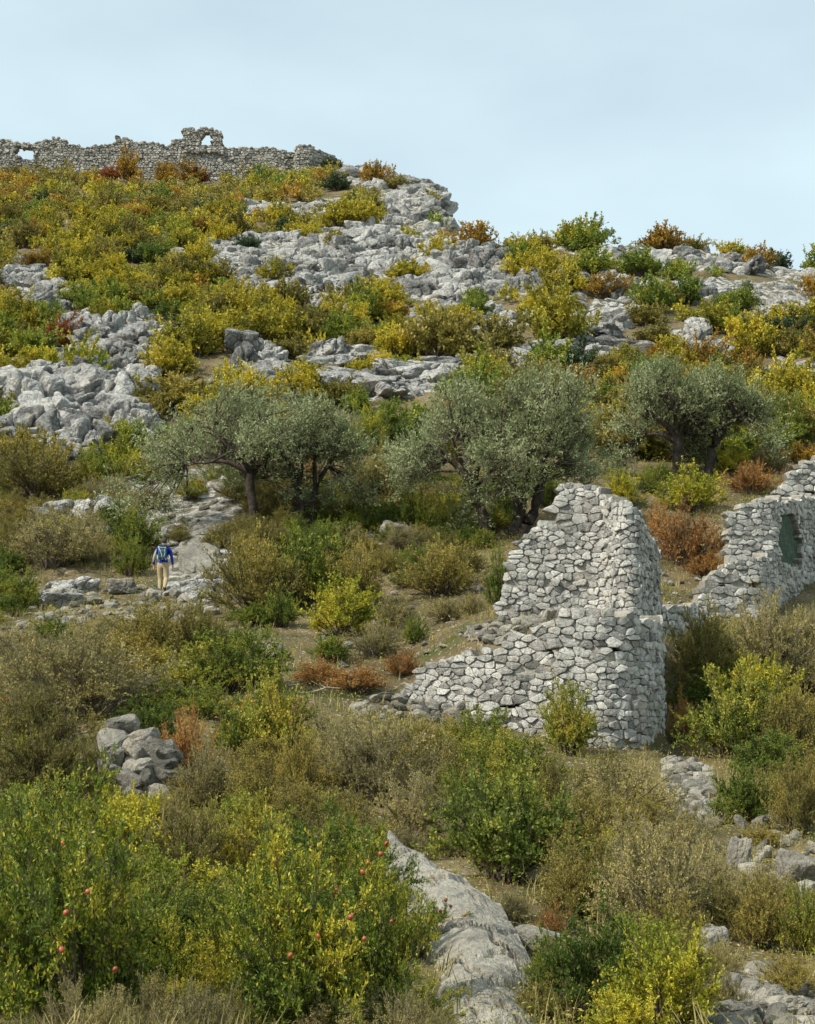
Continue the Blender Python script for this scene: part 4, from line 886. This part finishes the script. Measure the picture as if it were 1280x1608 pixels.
tag(obj('undergrowth', mk_mesh('undergrowth', np.concatenate(HV), HG, [L['mid'], L['olive'], L['tan'], L['rust']])), 'low leafy undergrowth between the bushes', 'undergrowth', kind='stuff')

# rubble and single boulders of the lower ground
rub = []
def scree(poly, sx, sy, s0, s1):
    for px, py in pts_in(poly, sx, sy, rng):
        g = ground(px, py)
        if g is None: continue
        s = rng.uniform(s0, s1) * (rng.random() ** .5 + .3); rub.append((RUB[rng.integers(8)], Matrix.LocRotScale(g + Vector((0, 0, s * .25)), Euler((rng.normal(0, .4), rng.normal(0, .4), rng.uniform(0, 6.28))), Vector((s * rng.uniform(1, 1.8), s * rng.uniform(.9, 1.4), s * rng.uniform(.5, .9)))), 0))
scree([(1038, 1192), (1112, 1200), (1128, 1295), (1090, 1320), (1052, 1262)], 11, 7, .06, .17)
scree([(1120, 1560), (1200, 1530), (1285, 1590), (1285, 1640), (1140, 1640)], 46, 26, .07, .13)
scree([(1112, 1540), (1200, 1512), (1285, 1572), (1285, 1640), (1120, 1640)], 20, 11, .04, .11)
scree([(150, 1180), (300, 1190), (300, 1270), (160, 1275)], 17, 10, .04, .11)
scree([(1150, 1290), (1285, 1290), (1285, 1420), (1165, 1400)], 24, 13, .05, .14)
scree([(560, 1095), (700, 1085), (840, 1130), (830, 1150), (560, 1125)], 14, 7, .06, .17)
scree([(715, 1000), (800, 965), (960, 945), (1030, 965), (1030, 985), (860, 985), (780, 1015)], 9, 5, .06, .16)
scree([(835, 985), (870, 958), (905, 944), (1000, 948), (1030, 960), (1030, 978), (900, 975)], 13, 7, .10, .24)
scree([(60, 925), (350, 920), (350, 960), (230, 985), (60, 990)], 15, 9, .06, .2)
scree([(180, 745), (340, 730), (380, 800), (340, 925), (270, 930), (262, 850), (180, 800)], 22, 12, .06, .22)
scree([(0, 960), (140, 950), (160, 1000), (0, 1005)], 18, 9, .06, .18)
scree([(690, 885), (780, 870), (780, 930), (700, 930)], 22, 11, .08, .2)
scree([(480, 930), (770, 930), (770, 1000), (640, 1040), (480, 1060)], 40, 20, .05, .14)
scree([(1010, 900), (1100, 910), (1100, 960), (1040, 960)], 26, 12, .06, .16)
tag(obj('rubble', joined('rubble', rub, [M_ROCKN])), 'loose limestone rubble on the paths and round the ruins', 'rubble', kind='stuff')
print('rubble', len(rub))
def boulder(px, row, w, h, depth, label, pool=NEARB, k=0, rz=0., tilt=(0, 0), sink=.3, dY=0., name='boulder', mat=None):
    g = ground(px, row); kk = mpp(g.y); s = Vector((w * kk / 1.75, depth / 1.75, h * kk / (1.65 * (1 - sink * .5))))
    return tag(obj(name, pool[k % len(pool)], None, g + Vector((0, dY, s.z * (.8 - sink))), (tilt[0], tilt[1], rz), s), label, 'rock', 'single boulders of the lower ground')
boulder(190, 932, 56, 26, .9, 'rounded grey boulder left of the hiker', k=1, rz=.4)
boulder(97, 946, 66, 26, 1.1, 'low pale boulder beside the path at far left', k=2)
boulder(242, 944, 30, 22, .5, "pointed pale stone at the hiker's feet", k=3)
boulder(130, 818, 100, 34, 1.6, 'long pale slab of rock above the grey twiggy bush at left', k=0)
boulder(150, 850, 62, 28, 1.2, 'pale broken rock just under the long slab at left', k=4)
def slab(px, row, w, depth, th, label, k, rz=0., extra=0.):
    g = ground(px, row); sl = math.atan2(float(terrain_z(g.x, g.y + 1.5) - terrain_z(g.x, g.y - 1.5)), 3.0)
    o = tag(obj('flat_rock', BIG[k], None, g + Vector((0, 0, -.14)), (sl + extra, 0, rz), (w * mpp(g.y) / 1.75, depth / 1.75, th * .8)), label, 'rock', 'single boulders of the lower ground'); o.material_slots[0].link = 'OBJECT'; o.material_slots[0].material = M_ROCKN
slab(312, 890, 95, 6.5, .55, 'smooth grey rock slope right of the hiker', 2, .15, .1)
slab(330, 838, 100, 5, .5, 'grey rock slab under the broad olive trunk', 0, -.2, .08)
slab(225, 775, 110, 4, .5, 'pale bare rock shelf under the broad olive at left', 1, .1)
boulder(620, 850, 58, 36, 1.2, 'shaded grey boulder between broad olive and leaning olive', k=3)
boulder(331, 965, 30, 13, .4, 'small white slab right of the hiker', NEARS, 1)
boulder(432, 1038, 26, 26, .4, 'white stone pair beside the dark green bush', NEARS, 2)
boulder(425, 1022, 20, 14, .3, 'small white stone behind the white stone pair', NEARS, 3)
# big rock of the foreground: three masses in line down the slope
def ridge_rock():
    vr = [0, .2, .38, .55, .75, 1.0]
    Lp = [(606, 1330), (632, 1400), (650, 1450), (688, 1500), (692, 1560), (705, 1660)]; Rp = [(616, 1318), (700, 1372), (786, 1418), (812, 1470), (846, 1540), (866, 1660)]
    Ys = [21.0, 18.8, 17.4, 15.8, 14.2, 11.9]; NU, NV = 46, 110
    V = np.zeros((NV, NU + 16, 3)); r = np.random.default_rng(77)
    for a in range(NV):
        v = a / (NV - 1); f = lambda pts, k: float(np.interp(v, vr, [p[k] for p in pts])); Y = float(np.interp(v, vr, Ys))
        A = at(f(Lp, 0), f(Lp, 1), Y - .25); B_ = at(f(Rp, 0), f(Rp, 1), Y + .75)
        for u_ in range(NU):
            t = u_ / (NU - 1); p = A.lerp(B_, t); p.z += .16 * math.sin(t * math.pi) * (1 if t < .8 else .9); V[a, 8 + u_] = p
        for q in range(8):       # skirts down into the ground on both sides
            V[a, 7 - q] = A + Vector((-.05 * (q + 1), -.03 * (q + 1), -.13 * (q + 1))); V[a, 8 + NU + q] = B_ + Vector((.05 * (q + 1), .04 * (q + 1), -.16 * (q + 1)))
    P = V.reshape(-1, 3); nx = np.array([-.25, -.55, .8])
    d = .10 * fbm(P[:, 0] * .9, P[:, 1] * .9, P[:, 2] * .9, 3, 3) + .05 * fbm(P[:, 0] * 4, P[:, 1] * 4, P[:, 2] * 4, 4, 4)
    sd = P[r.choice(len(P), 26)] * np.array([1, .5, 1]); S = P * np.array([1, .5, 1]) + .12 * np.stack([fbm(P[:, 0] * 2, P[:, 1] * 2, P[:, 2] * 2, 40 + q) for q in range(3)], -1)
    D = np.linalg.norm(S[:, None] - sd[None], axis=2); o = np.argsort(D, 1); e = np.take_along_axis(D, o[:, 1:2], 1)[:, 0] - np.take_along_axis(D, o[:, :1], 1)[:, 0]
    d += r.uniform(-.05, .06, 26)[o[:, 0]] * np.clip(e / .08, 0, 1) - .10 * np.exp(-e / .025)
    P = P + d[:, None] * nx; nc = NU + 16; ix = np.arange(len(P)).reshape(NV, nc)
    Q = np.stack([ix[:-1, :-1], ix[1:, :-1], ix[1:, 1:], ix[:-1, 1:]], -1).reshape(-1, 4); c = P.mean(0)
    tag(obj('rock_ridge', mk_mesh('rock_ridge', P - c, [(Q, 0)], [M_ROCKN]), None, Vector(c)), 'long bare grey rock running down to the bottom beside the pomegranates', 'rock', 'single boulders of the lower ground')
ridge_rock()
boulder(850, 1500, 105, 48, .6, 'flat wedge of grey rock right of the foreground rock', k=2, rz=-.2, tilt=(0, .15))
boulder(1250, 1388, 80, 56, .8, 'dark streaked grey boulder at right edge', k=3, rz=.3)
boulder(1160, 1365, 42, 56, .5, 'upright grey rock left of the dark streaked boulder', k=1, tilt=(0, .25))
boulder(1182, 1375, 38, 20, .3, 'white angular stone below the upright grey rock', NEARS, 0)
boulder(1100, 1400, 90, 34, .5, 'low weathered slab above the tan bush at right', k=2, tilt=(0, .2))
boulder(1115, 1510, 60, 62, .5, 'dark shadowed rock under the tan bush', k=4)
boulder(1125, 1495, 34, 28, .28, 'rounded tan stone on the dark shadowed rock', NEARS, 4)
boulder(980, 1465, 26, 24, .22, 'small pale stone poking out of the green bush', NEARS, 5)
boulder(1180, 1565, 46, 24, .3, 'grey stone at the top of the bottom right scree', NEARS, 1)
boulder(1235, 1590, 52, 26, .3, 'grey stone at right in the bottom scree', NEARS, 2)
boulder(1165, 1605, 54, 24, .3, 'flat grey stone in the bottom scree', NEARS, 3)
# heap of field stones on the left
HEAP = [(185, 1262, 44, 28, 0, 0), (215, 1268, 46, 30, 0, 1), (255, 1262, 50, 28, 0, 2), (205, 1240, 46, 34, .1, 3), (240, 1238, 44, 30, .1, 4), (272, 1232, 40, 28, .1, 5), (172, 1222, 40, 24, .1, 0), (222, 1222, 50, 30, .2, 1), (255, 1212, 40, 24, .2, 2), (265, 1200, 42, 26, .3, 3), (218, 1212, 56, 22, .3, 4), (182, 1204, 30, 20, .3, 5), (210, 1196, 46, 30, .4, 0), (180, 1180, 70, 34, .5, 1), (222, 1176, 44, 26, .55, 2), (198, 1156, 34, 34, .6, 3)]
HN = ['lowest stone at the left foot of the fieldstone heap', 'lowest stone in the middle foot of the fieldstone heap', 'lowest stone at the right foot of the fieldstone heap', 'grey stone low in the left of the heap', 'grey stone low in the middle of the heap', 'grey stone low on the right of the heap', 'small pale stone on the left flank of the heap', 'white tilted stone in the middle of the heap', 'flat stone on the right flank of the heap', 'rounded stone capping the right flank of the heap', 'long flat stone across the heap', 'small tan stone left in the heap', 'rounded lichen-spotted stone high in the heap', 'long grey stone near the top of the heap', 'dark wedge stone right under the pointed top stone', 'pointed stone on top of the heap']
gh = ground(215, 1262)
for (px, row, w, h, back, k), lb in zip(HEAP, HN):
    Y_ = gh.y + back; kk = mpp(Y_); p = at(px, row - h * .5, Y_); top = k == 3 and row == 1156
    o = tag(obj('fieldstone', NEARS[k], None, p, (rng.normal(0, .3), .5 if top else rng.normal(0, .35), rng.uniform(-1.2, 1.2)), (w * kk / 1.9, .3, h * kk / 1.8)), lb, 'stone', 'fieldstones of the heap')
hb = obj('heap_earth', NEARS[2], None, gh + Vector((0, .75, .25)), (0, 0, 0), (.62, .5, .75)); tag(hb, 'dark packed stone behind the front of the fieldstone heap', 'stone', 'fieldstones of the heap'); hb.name = 'fieldstone'

# dead branches on the brush pile
def branch(px, row, px2, row2, rise, label, seed):
    a = ground(px, row); kk = mpp(a.y); b_ = Vector((a.x + (px2 - px) * kk, a.y + .4, a.z + rise)); r = np.random.default_rng(seed)
    def pl_(p, q, M, j): t = np.linspace(0, 1, M)[:, None]; return np.array(p) * (1 - t) + np.array(q) * t + r.normal(0, j, (M, 3)) * np.sin(t * math.pi)
    P = pl_((0, 0, .02), b_ - a, 8, .05); PL, R = [P], [np.linspace(.025, .007, 8)]
    for k in range(6):
        s = P[r.integers(2, 7)]; PL.append(pl_(s, s + np.array([r.normal(0, .25), r.normal(0, .15), r.uniform(.05, .4)]), 8, .02)); R.append(np.linspace(.010, .003, 8))
    v, q = tubes(np.stack(PL), np.stack(R), 5)
    tag(obj('dead_branch', mk_mesh('dead_branch', v, [(q, 0)], [M_DEAD], True), None, a), label, 'branch', 'dead branches')
branch(765, 1030, 745, 1000, .55, 'pale forked dead branch standing left of the low wall', 1)
branch(735, 1040, 760, 1010, .45, 'thin pale dead stick left of the forked branch', 2)
branch(640, 985, 690, 955, .35, 'dead branch lying on the brush pile above the low wall', 3)
branch(700, 980, 760, 955, .3, 'bleached dead branch beside the upper tower wall', 4)
branch(480, 1090, 600, 1060, .4, 'long bleached branch lying across the rusty brush', 5)
branch(590, 1095, 640, 1075, .3, 'bare branch at the end of the low wall', 6)
branch(1095, 835, 1130, 815, .5, 'pale bare branch sticking out of the rust orange bush', 7)
branch(610, 930, 640, 900, .4, 'pale twiggy dead branch under the brownish bush', 8)
for i, (px, row, w, h, t) in enumerate([(560, 1085, 130, 40, 'rust'), (630, 1062, 80, 36, 'rust'), (500, 1075, 80, 36, 'rust'), (620, 985, 90, 50, 'tan'), (700, 975, 100, 38, 'tan'), (590, 1030, 100, 50, 'tan'), (650, 1010, 60, 45, 'bush'), (520, 1040, 70, 50, 'bush'), (740, 965, 50, 40, 'tan')]):
    bush(px, row, w, h, t)

# ------------------------------------------------------------------ the hiker
def flat_mat(name, c, rough=.8, nz=.15):
    return simple_mat(name, [(.25, tuple(x * (1 - nz) for x in c)), (.75, tuple(min(1, x * (1 + nz)) for x in c))], 12, rough, .004, 60)
M_SKIN, M_HAIR, M_JKT, M_GREY, M_TRS, M_SHOE = flat_mat('skin', (.50, .27, .19), .6), flat_mat('greying_hair', (.06, .05, .045)), flat_mat('blue_jacket', (.012, .035, .30)), flat_mat('grey_sleeve', (.30, .28, .27)), flat_mat('khaki_cloth', (.40, .31, .18)), flat_mat('dark_shoe', (.03, .028, .026))
def skin_mesh(name, chains, root_v=0, sub=2):
    """chains: list of (list of (xyz, r), attach index or None)"""
    bm = bmesh.new(); lay = bm.verts.layers.skin.verify(); vs = []
    for pts, att in chains:
        prev = vs[att] if att is not None else None
        for co, rr in pts:
            v = bm.verts.new(co); v[lay].radius = (rr, rr) if not isinstance(rr, tuple) else rr; v[lay].use_root = False
            if prev is not None: bm.edges.new((prev, v))
            prev = v; vs.append(v)
    vs[root_v][lay].use_root = True
    me = bpy.data.meshes.new(name); bm.to_mesh(me); bm.free()
    o = bpy.data.objects.new(name, me); C.objects.link(o)
    o.modifiers.new('s', 'SKIN'); ss = o.modifiers.new('u', 'SUBSURF'); ss.levels = ss.render_levels = sub
    dg = bpy.context.evaluated_depsgraph_get(); me2 = bpy.data.meshes.new_from_object(o.evaluated_get(dg)); bpy.data.objects.remove(o); me2.name = name
    return me2
ch = [([((0, 0, .97), (.155, .12)), ((0, .02, 1.12), (.15, .11)), ((0, .05, 1.28), (.165, .115)), ((0, .07, 1.41), (.17, .11)), ((0, .09, 1.50), (.07, .065)), ((0, .10, 1.56), (.058, .06)), ((0, .115, 1.62), (.076, .088)), ((0, .12, 1.69), (.080, .096)), ((0, .115, 1.745), (.06, .07))], None),
      ([((-.095, .01, .88), .105), ((-.10, .07, .68), .098), ((-.10, .11, .49), .082), ((-.095, .07, .28), .076), ((-.09, .03, .10), .056), ((-.11, .09, .045), .042), ((-.12, .17, .04), .034)], 0),
      ([((.095, .0, .88), .105), ((.10, .05, .68), .098), ((.105, .05, .50), .082), ((.105, -.09, .33), .074), ((.11, -.20, .20), .054), ((.13, -.20, .13), .042), ((.135, -.13, .06), .034)], 0)]
for sgn in (-1, 1):
    o0 = 9 + 14 + (0 if sgn < 0 else 6)
    ch.append(([((sgn * .17, .07, 1.44), .068), ((sgn * .235, .05, 1.33), .060), ((sgn * .285, -.01, 1.14), .050), ((sgn * .30, .03, 1.00), .042), ((sgn * .305, .06, .90), .028), ((sgn * .305, .075, .83), (.022, .038))], 3))
tot = sum(len(c[0]) for c in ch)
for si, sgn in enumerate((-1, 1)):
    wrist = 9 + 14 + si * 6 + 5
    for k in range(4):
        yk = .045 + k * .021; ln = (.072, .085, .08, .062)[3 - k] if k else .058
        ch.append(([((sgn * .303, yk, .805), .0095), ((sgn * .300, yk + .004, .805 - ln * .5), .009), ((sgn * .288, yk + .010, .805 - ln), .008)], wrist))
    ch.append(([((sgn * .295, .115, .845), .011), ((sgn * .288, .135, .81), .010), ((sgn * .28, .14, .785), .009)], wrist))
body = skin_mesh('person_body', ch)
for m_ in (M_TRS, M_JKT, M_SKIN, M_SHOE, M_GREY): body.materials.append(m_)
for p in body.polygons:
    x, y_, z = p.center; p.use_smooth = True
    if z > 1.525: p.material_index = 2
    elif abs(x) > .235 and z < .93 and z > .6: p.material_index = 2
    elif z > .985 or abs(x) > .235 and z > .9: p.material_index = 4 if (x < -.22 and z > 1.02 and y_ < .03 + (z - 1.0) * .06 and x < -.10 - (1.5 - z) * .38) or z > 1.495 else 1
    elif z < .115 and x < 0 or (x > 0 and z < .20 and y_ < .0): p.material_index = 3
    else: p.material_index = 0
gp_ = ground(255, 932)
person = obj('person', body, None, gp_ + Vector((0, 0, -.02)), (0, 0, -.08), (1.04, 1.04, 1.04)); tag(person, 'person in blue jacket and khaki trousers walking uphill away with a backpack', 'person')
def ell(name, c, rad, mat, parent, seg=14, cut=None):
    bm = bmesh.new(); bmesh.ops.create_uvsphere(bm, u_segments=seg, v_segments=10, radius=1)
    for v in bm.verts: v.co = Vector((v.co.x * rad[0] + c[0], v.co.y * rad[1] + c[1], v.co.z * rad[2] + c[2]))
    if cut: bmesh.ops.delete(bm, geom=[v for v in bm.verts if cut(v.co)], context='VERTS')
    me_ = bpy.data.meshes.new(name); bm.to_mesh(me_); bm.free(); me_.materials.append(mat)
    for p in me_.polygons: p.use_smooth = True
    return obj(name, me_, parent)
ell('hair', (0, .105, 1.695), (.092, .108, .098), M_HAIR, person, cut=lambda v: (v.y > .16 and v.z < 1.73) or v.z < 1.60)
for sgn in (-1, 1): ell('ear', (sgn * .086, .125, 1.66), (.013, .024, .034), M_SKIN, person, 8)
ell('nose', (0, .222, 1.665), (.015, .024, .028), M_SKIN, person, 8)
for sgn in (-1, 1): ell('eye', (sgn * .032, .206, 1.69), (.013, .008, .008), M_SHOE, person, 8)
ell('mouth', (0, .206, 1.615), (.026, .008, .007), flat_mat('lips', (.36, .13, .11)), person, 8)
# backpack
M_PACK, M_PACK2, M_STRAP = flat_mat('teal_pack_cloth', (.045, .12, .15)), flat_mat('dark_pack_cloth', (.02, .05, .08)), flat_mat('white_piping', (.5, .52, .53))
pack = empty('backpack', gp_ + Vector((.0, -.04, 1.03)), (0, 0, -.08), (1.04, 1.04, 1.04)); tag(pack, "teal blue hiking backpack with white piping on the hiker's back", 'backpack')
def rbox(name, c, s, mat, parent, bev=.03, rot=(0, 0, 0), taper=1.0):
    bm = bmesh.new(); bmesh.ops.create_cube(bm, size=1)
    for v in bm.verts:
        k = taper if v.co.z > 0 else 1; v.co = Vector((v.co.x * s[0] * k, v.co.y * s[1] * k, v.co.z * s[2]))
    bmesh.ops.bevel(bm, geom=bm.edges[:], offset=bev, segments=3, affect='EDGES', profile=.6)
    bm.transform(Matrix.Translation(c) @ Euler(rot).to_matrix().to_4x4())
    me_ = bpy.data.meshes.new(name); bm.to_mesh(me_); bm.free(); me_.materials.append(mat)
    for p in me_.polygons: p.use_smooth = True
    return obj(name, me_, parent)
bd = rbox('pack_body', (.02, -.15, .27), (.27, .17, .44), M_PACK, pack, .055, (-.12, 0, 0), .9)
rbox('front_pocket', (.02, -.245, .20), (.20, .06, .24), M_PACK2, pack, .025, (-.12, 0, 0))
rbox('lid', (.02, -.13, .49), (.27, .20, .08), M_PACK2, pack, .035, (-.15, 0, 0))
def strap(name, pts, rr=.011, mat=M_STRAP):
    t = np.linspace(0, 1, len(pts)); tt = np.linspace(0, 1, 12); P = np.stack([np.interp(tt, t, [p[k] for p in pts]) for k in range(3)], -1)
    v, q = tubes(P[None], np.full((1, 12), rr), 6); obj(name, mk_mesh(name, v, [(q, 0)], [mat], True), pack)
strap('piping', [(-.10, -.22, .46), (-.02, -.285, .34), (.03, -.285, .20), (.05, -.265, .06)])
strap('piping', [(.14, -.22, .45), (.12, -.265, .36), (.13, -.265, .26), (.10, -.275, .16), (.15, -.24, .05)], .009)
strap('piping', [(-.11, -.215, .47), (.0, -.245, .44), (.15, -.215, .445)])
strap('hip_belt', [(-.17, -.06, .22), (-.13, -.14, .10), (-.06, -.20, .03)], .012)
strap('hip_belt', [(.20, -.06, .22), (.18, -.15, .12), (.13, -.20, .04)], .012)
for sgn in (-1, 1): strap('shoulder_strap', [(sgn * .10, -.06, .48), (sgn * .115, .05, .525), (sgn * .125, .15, .45), (sgn * .15, .16, .28), (sgn * .165, .02, .16)], .022, M_PACK2)

flush_labels()
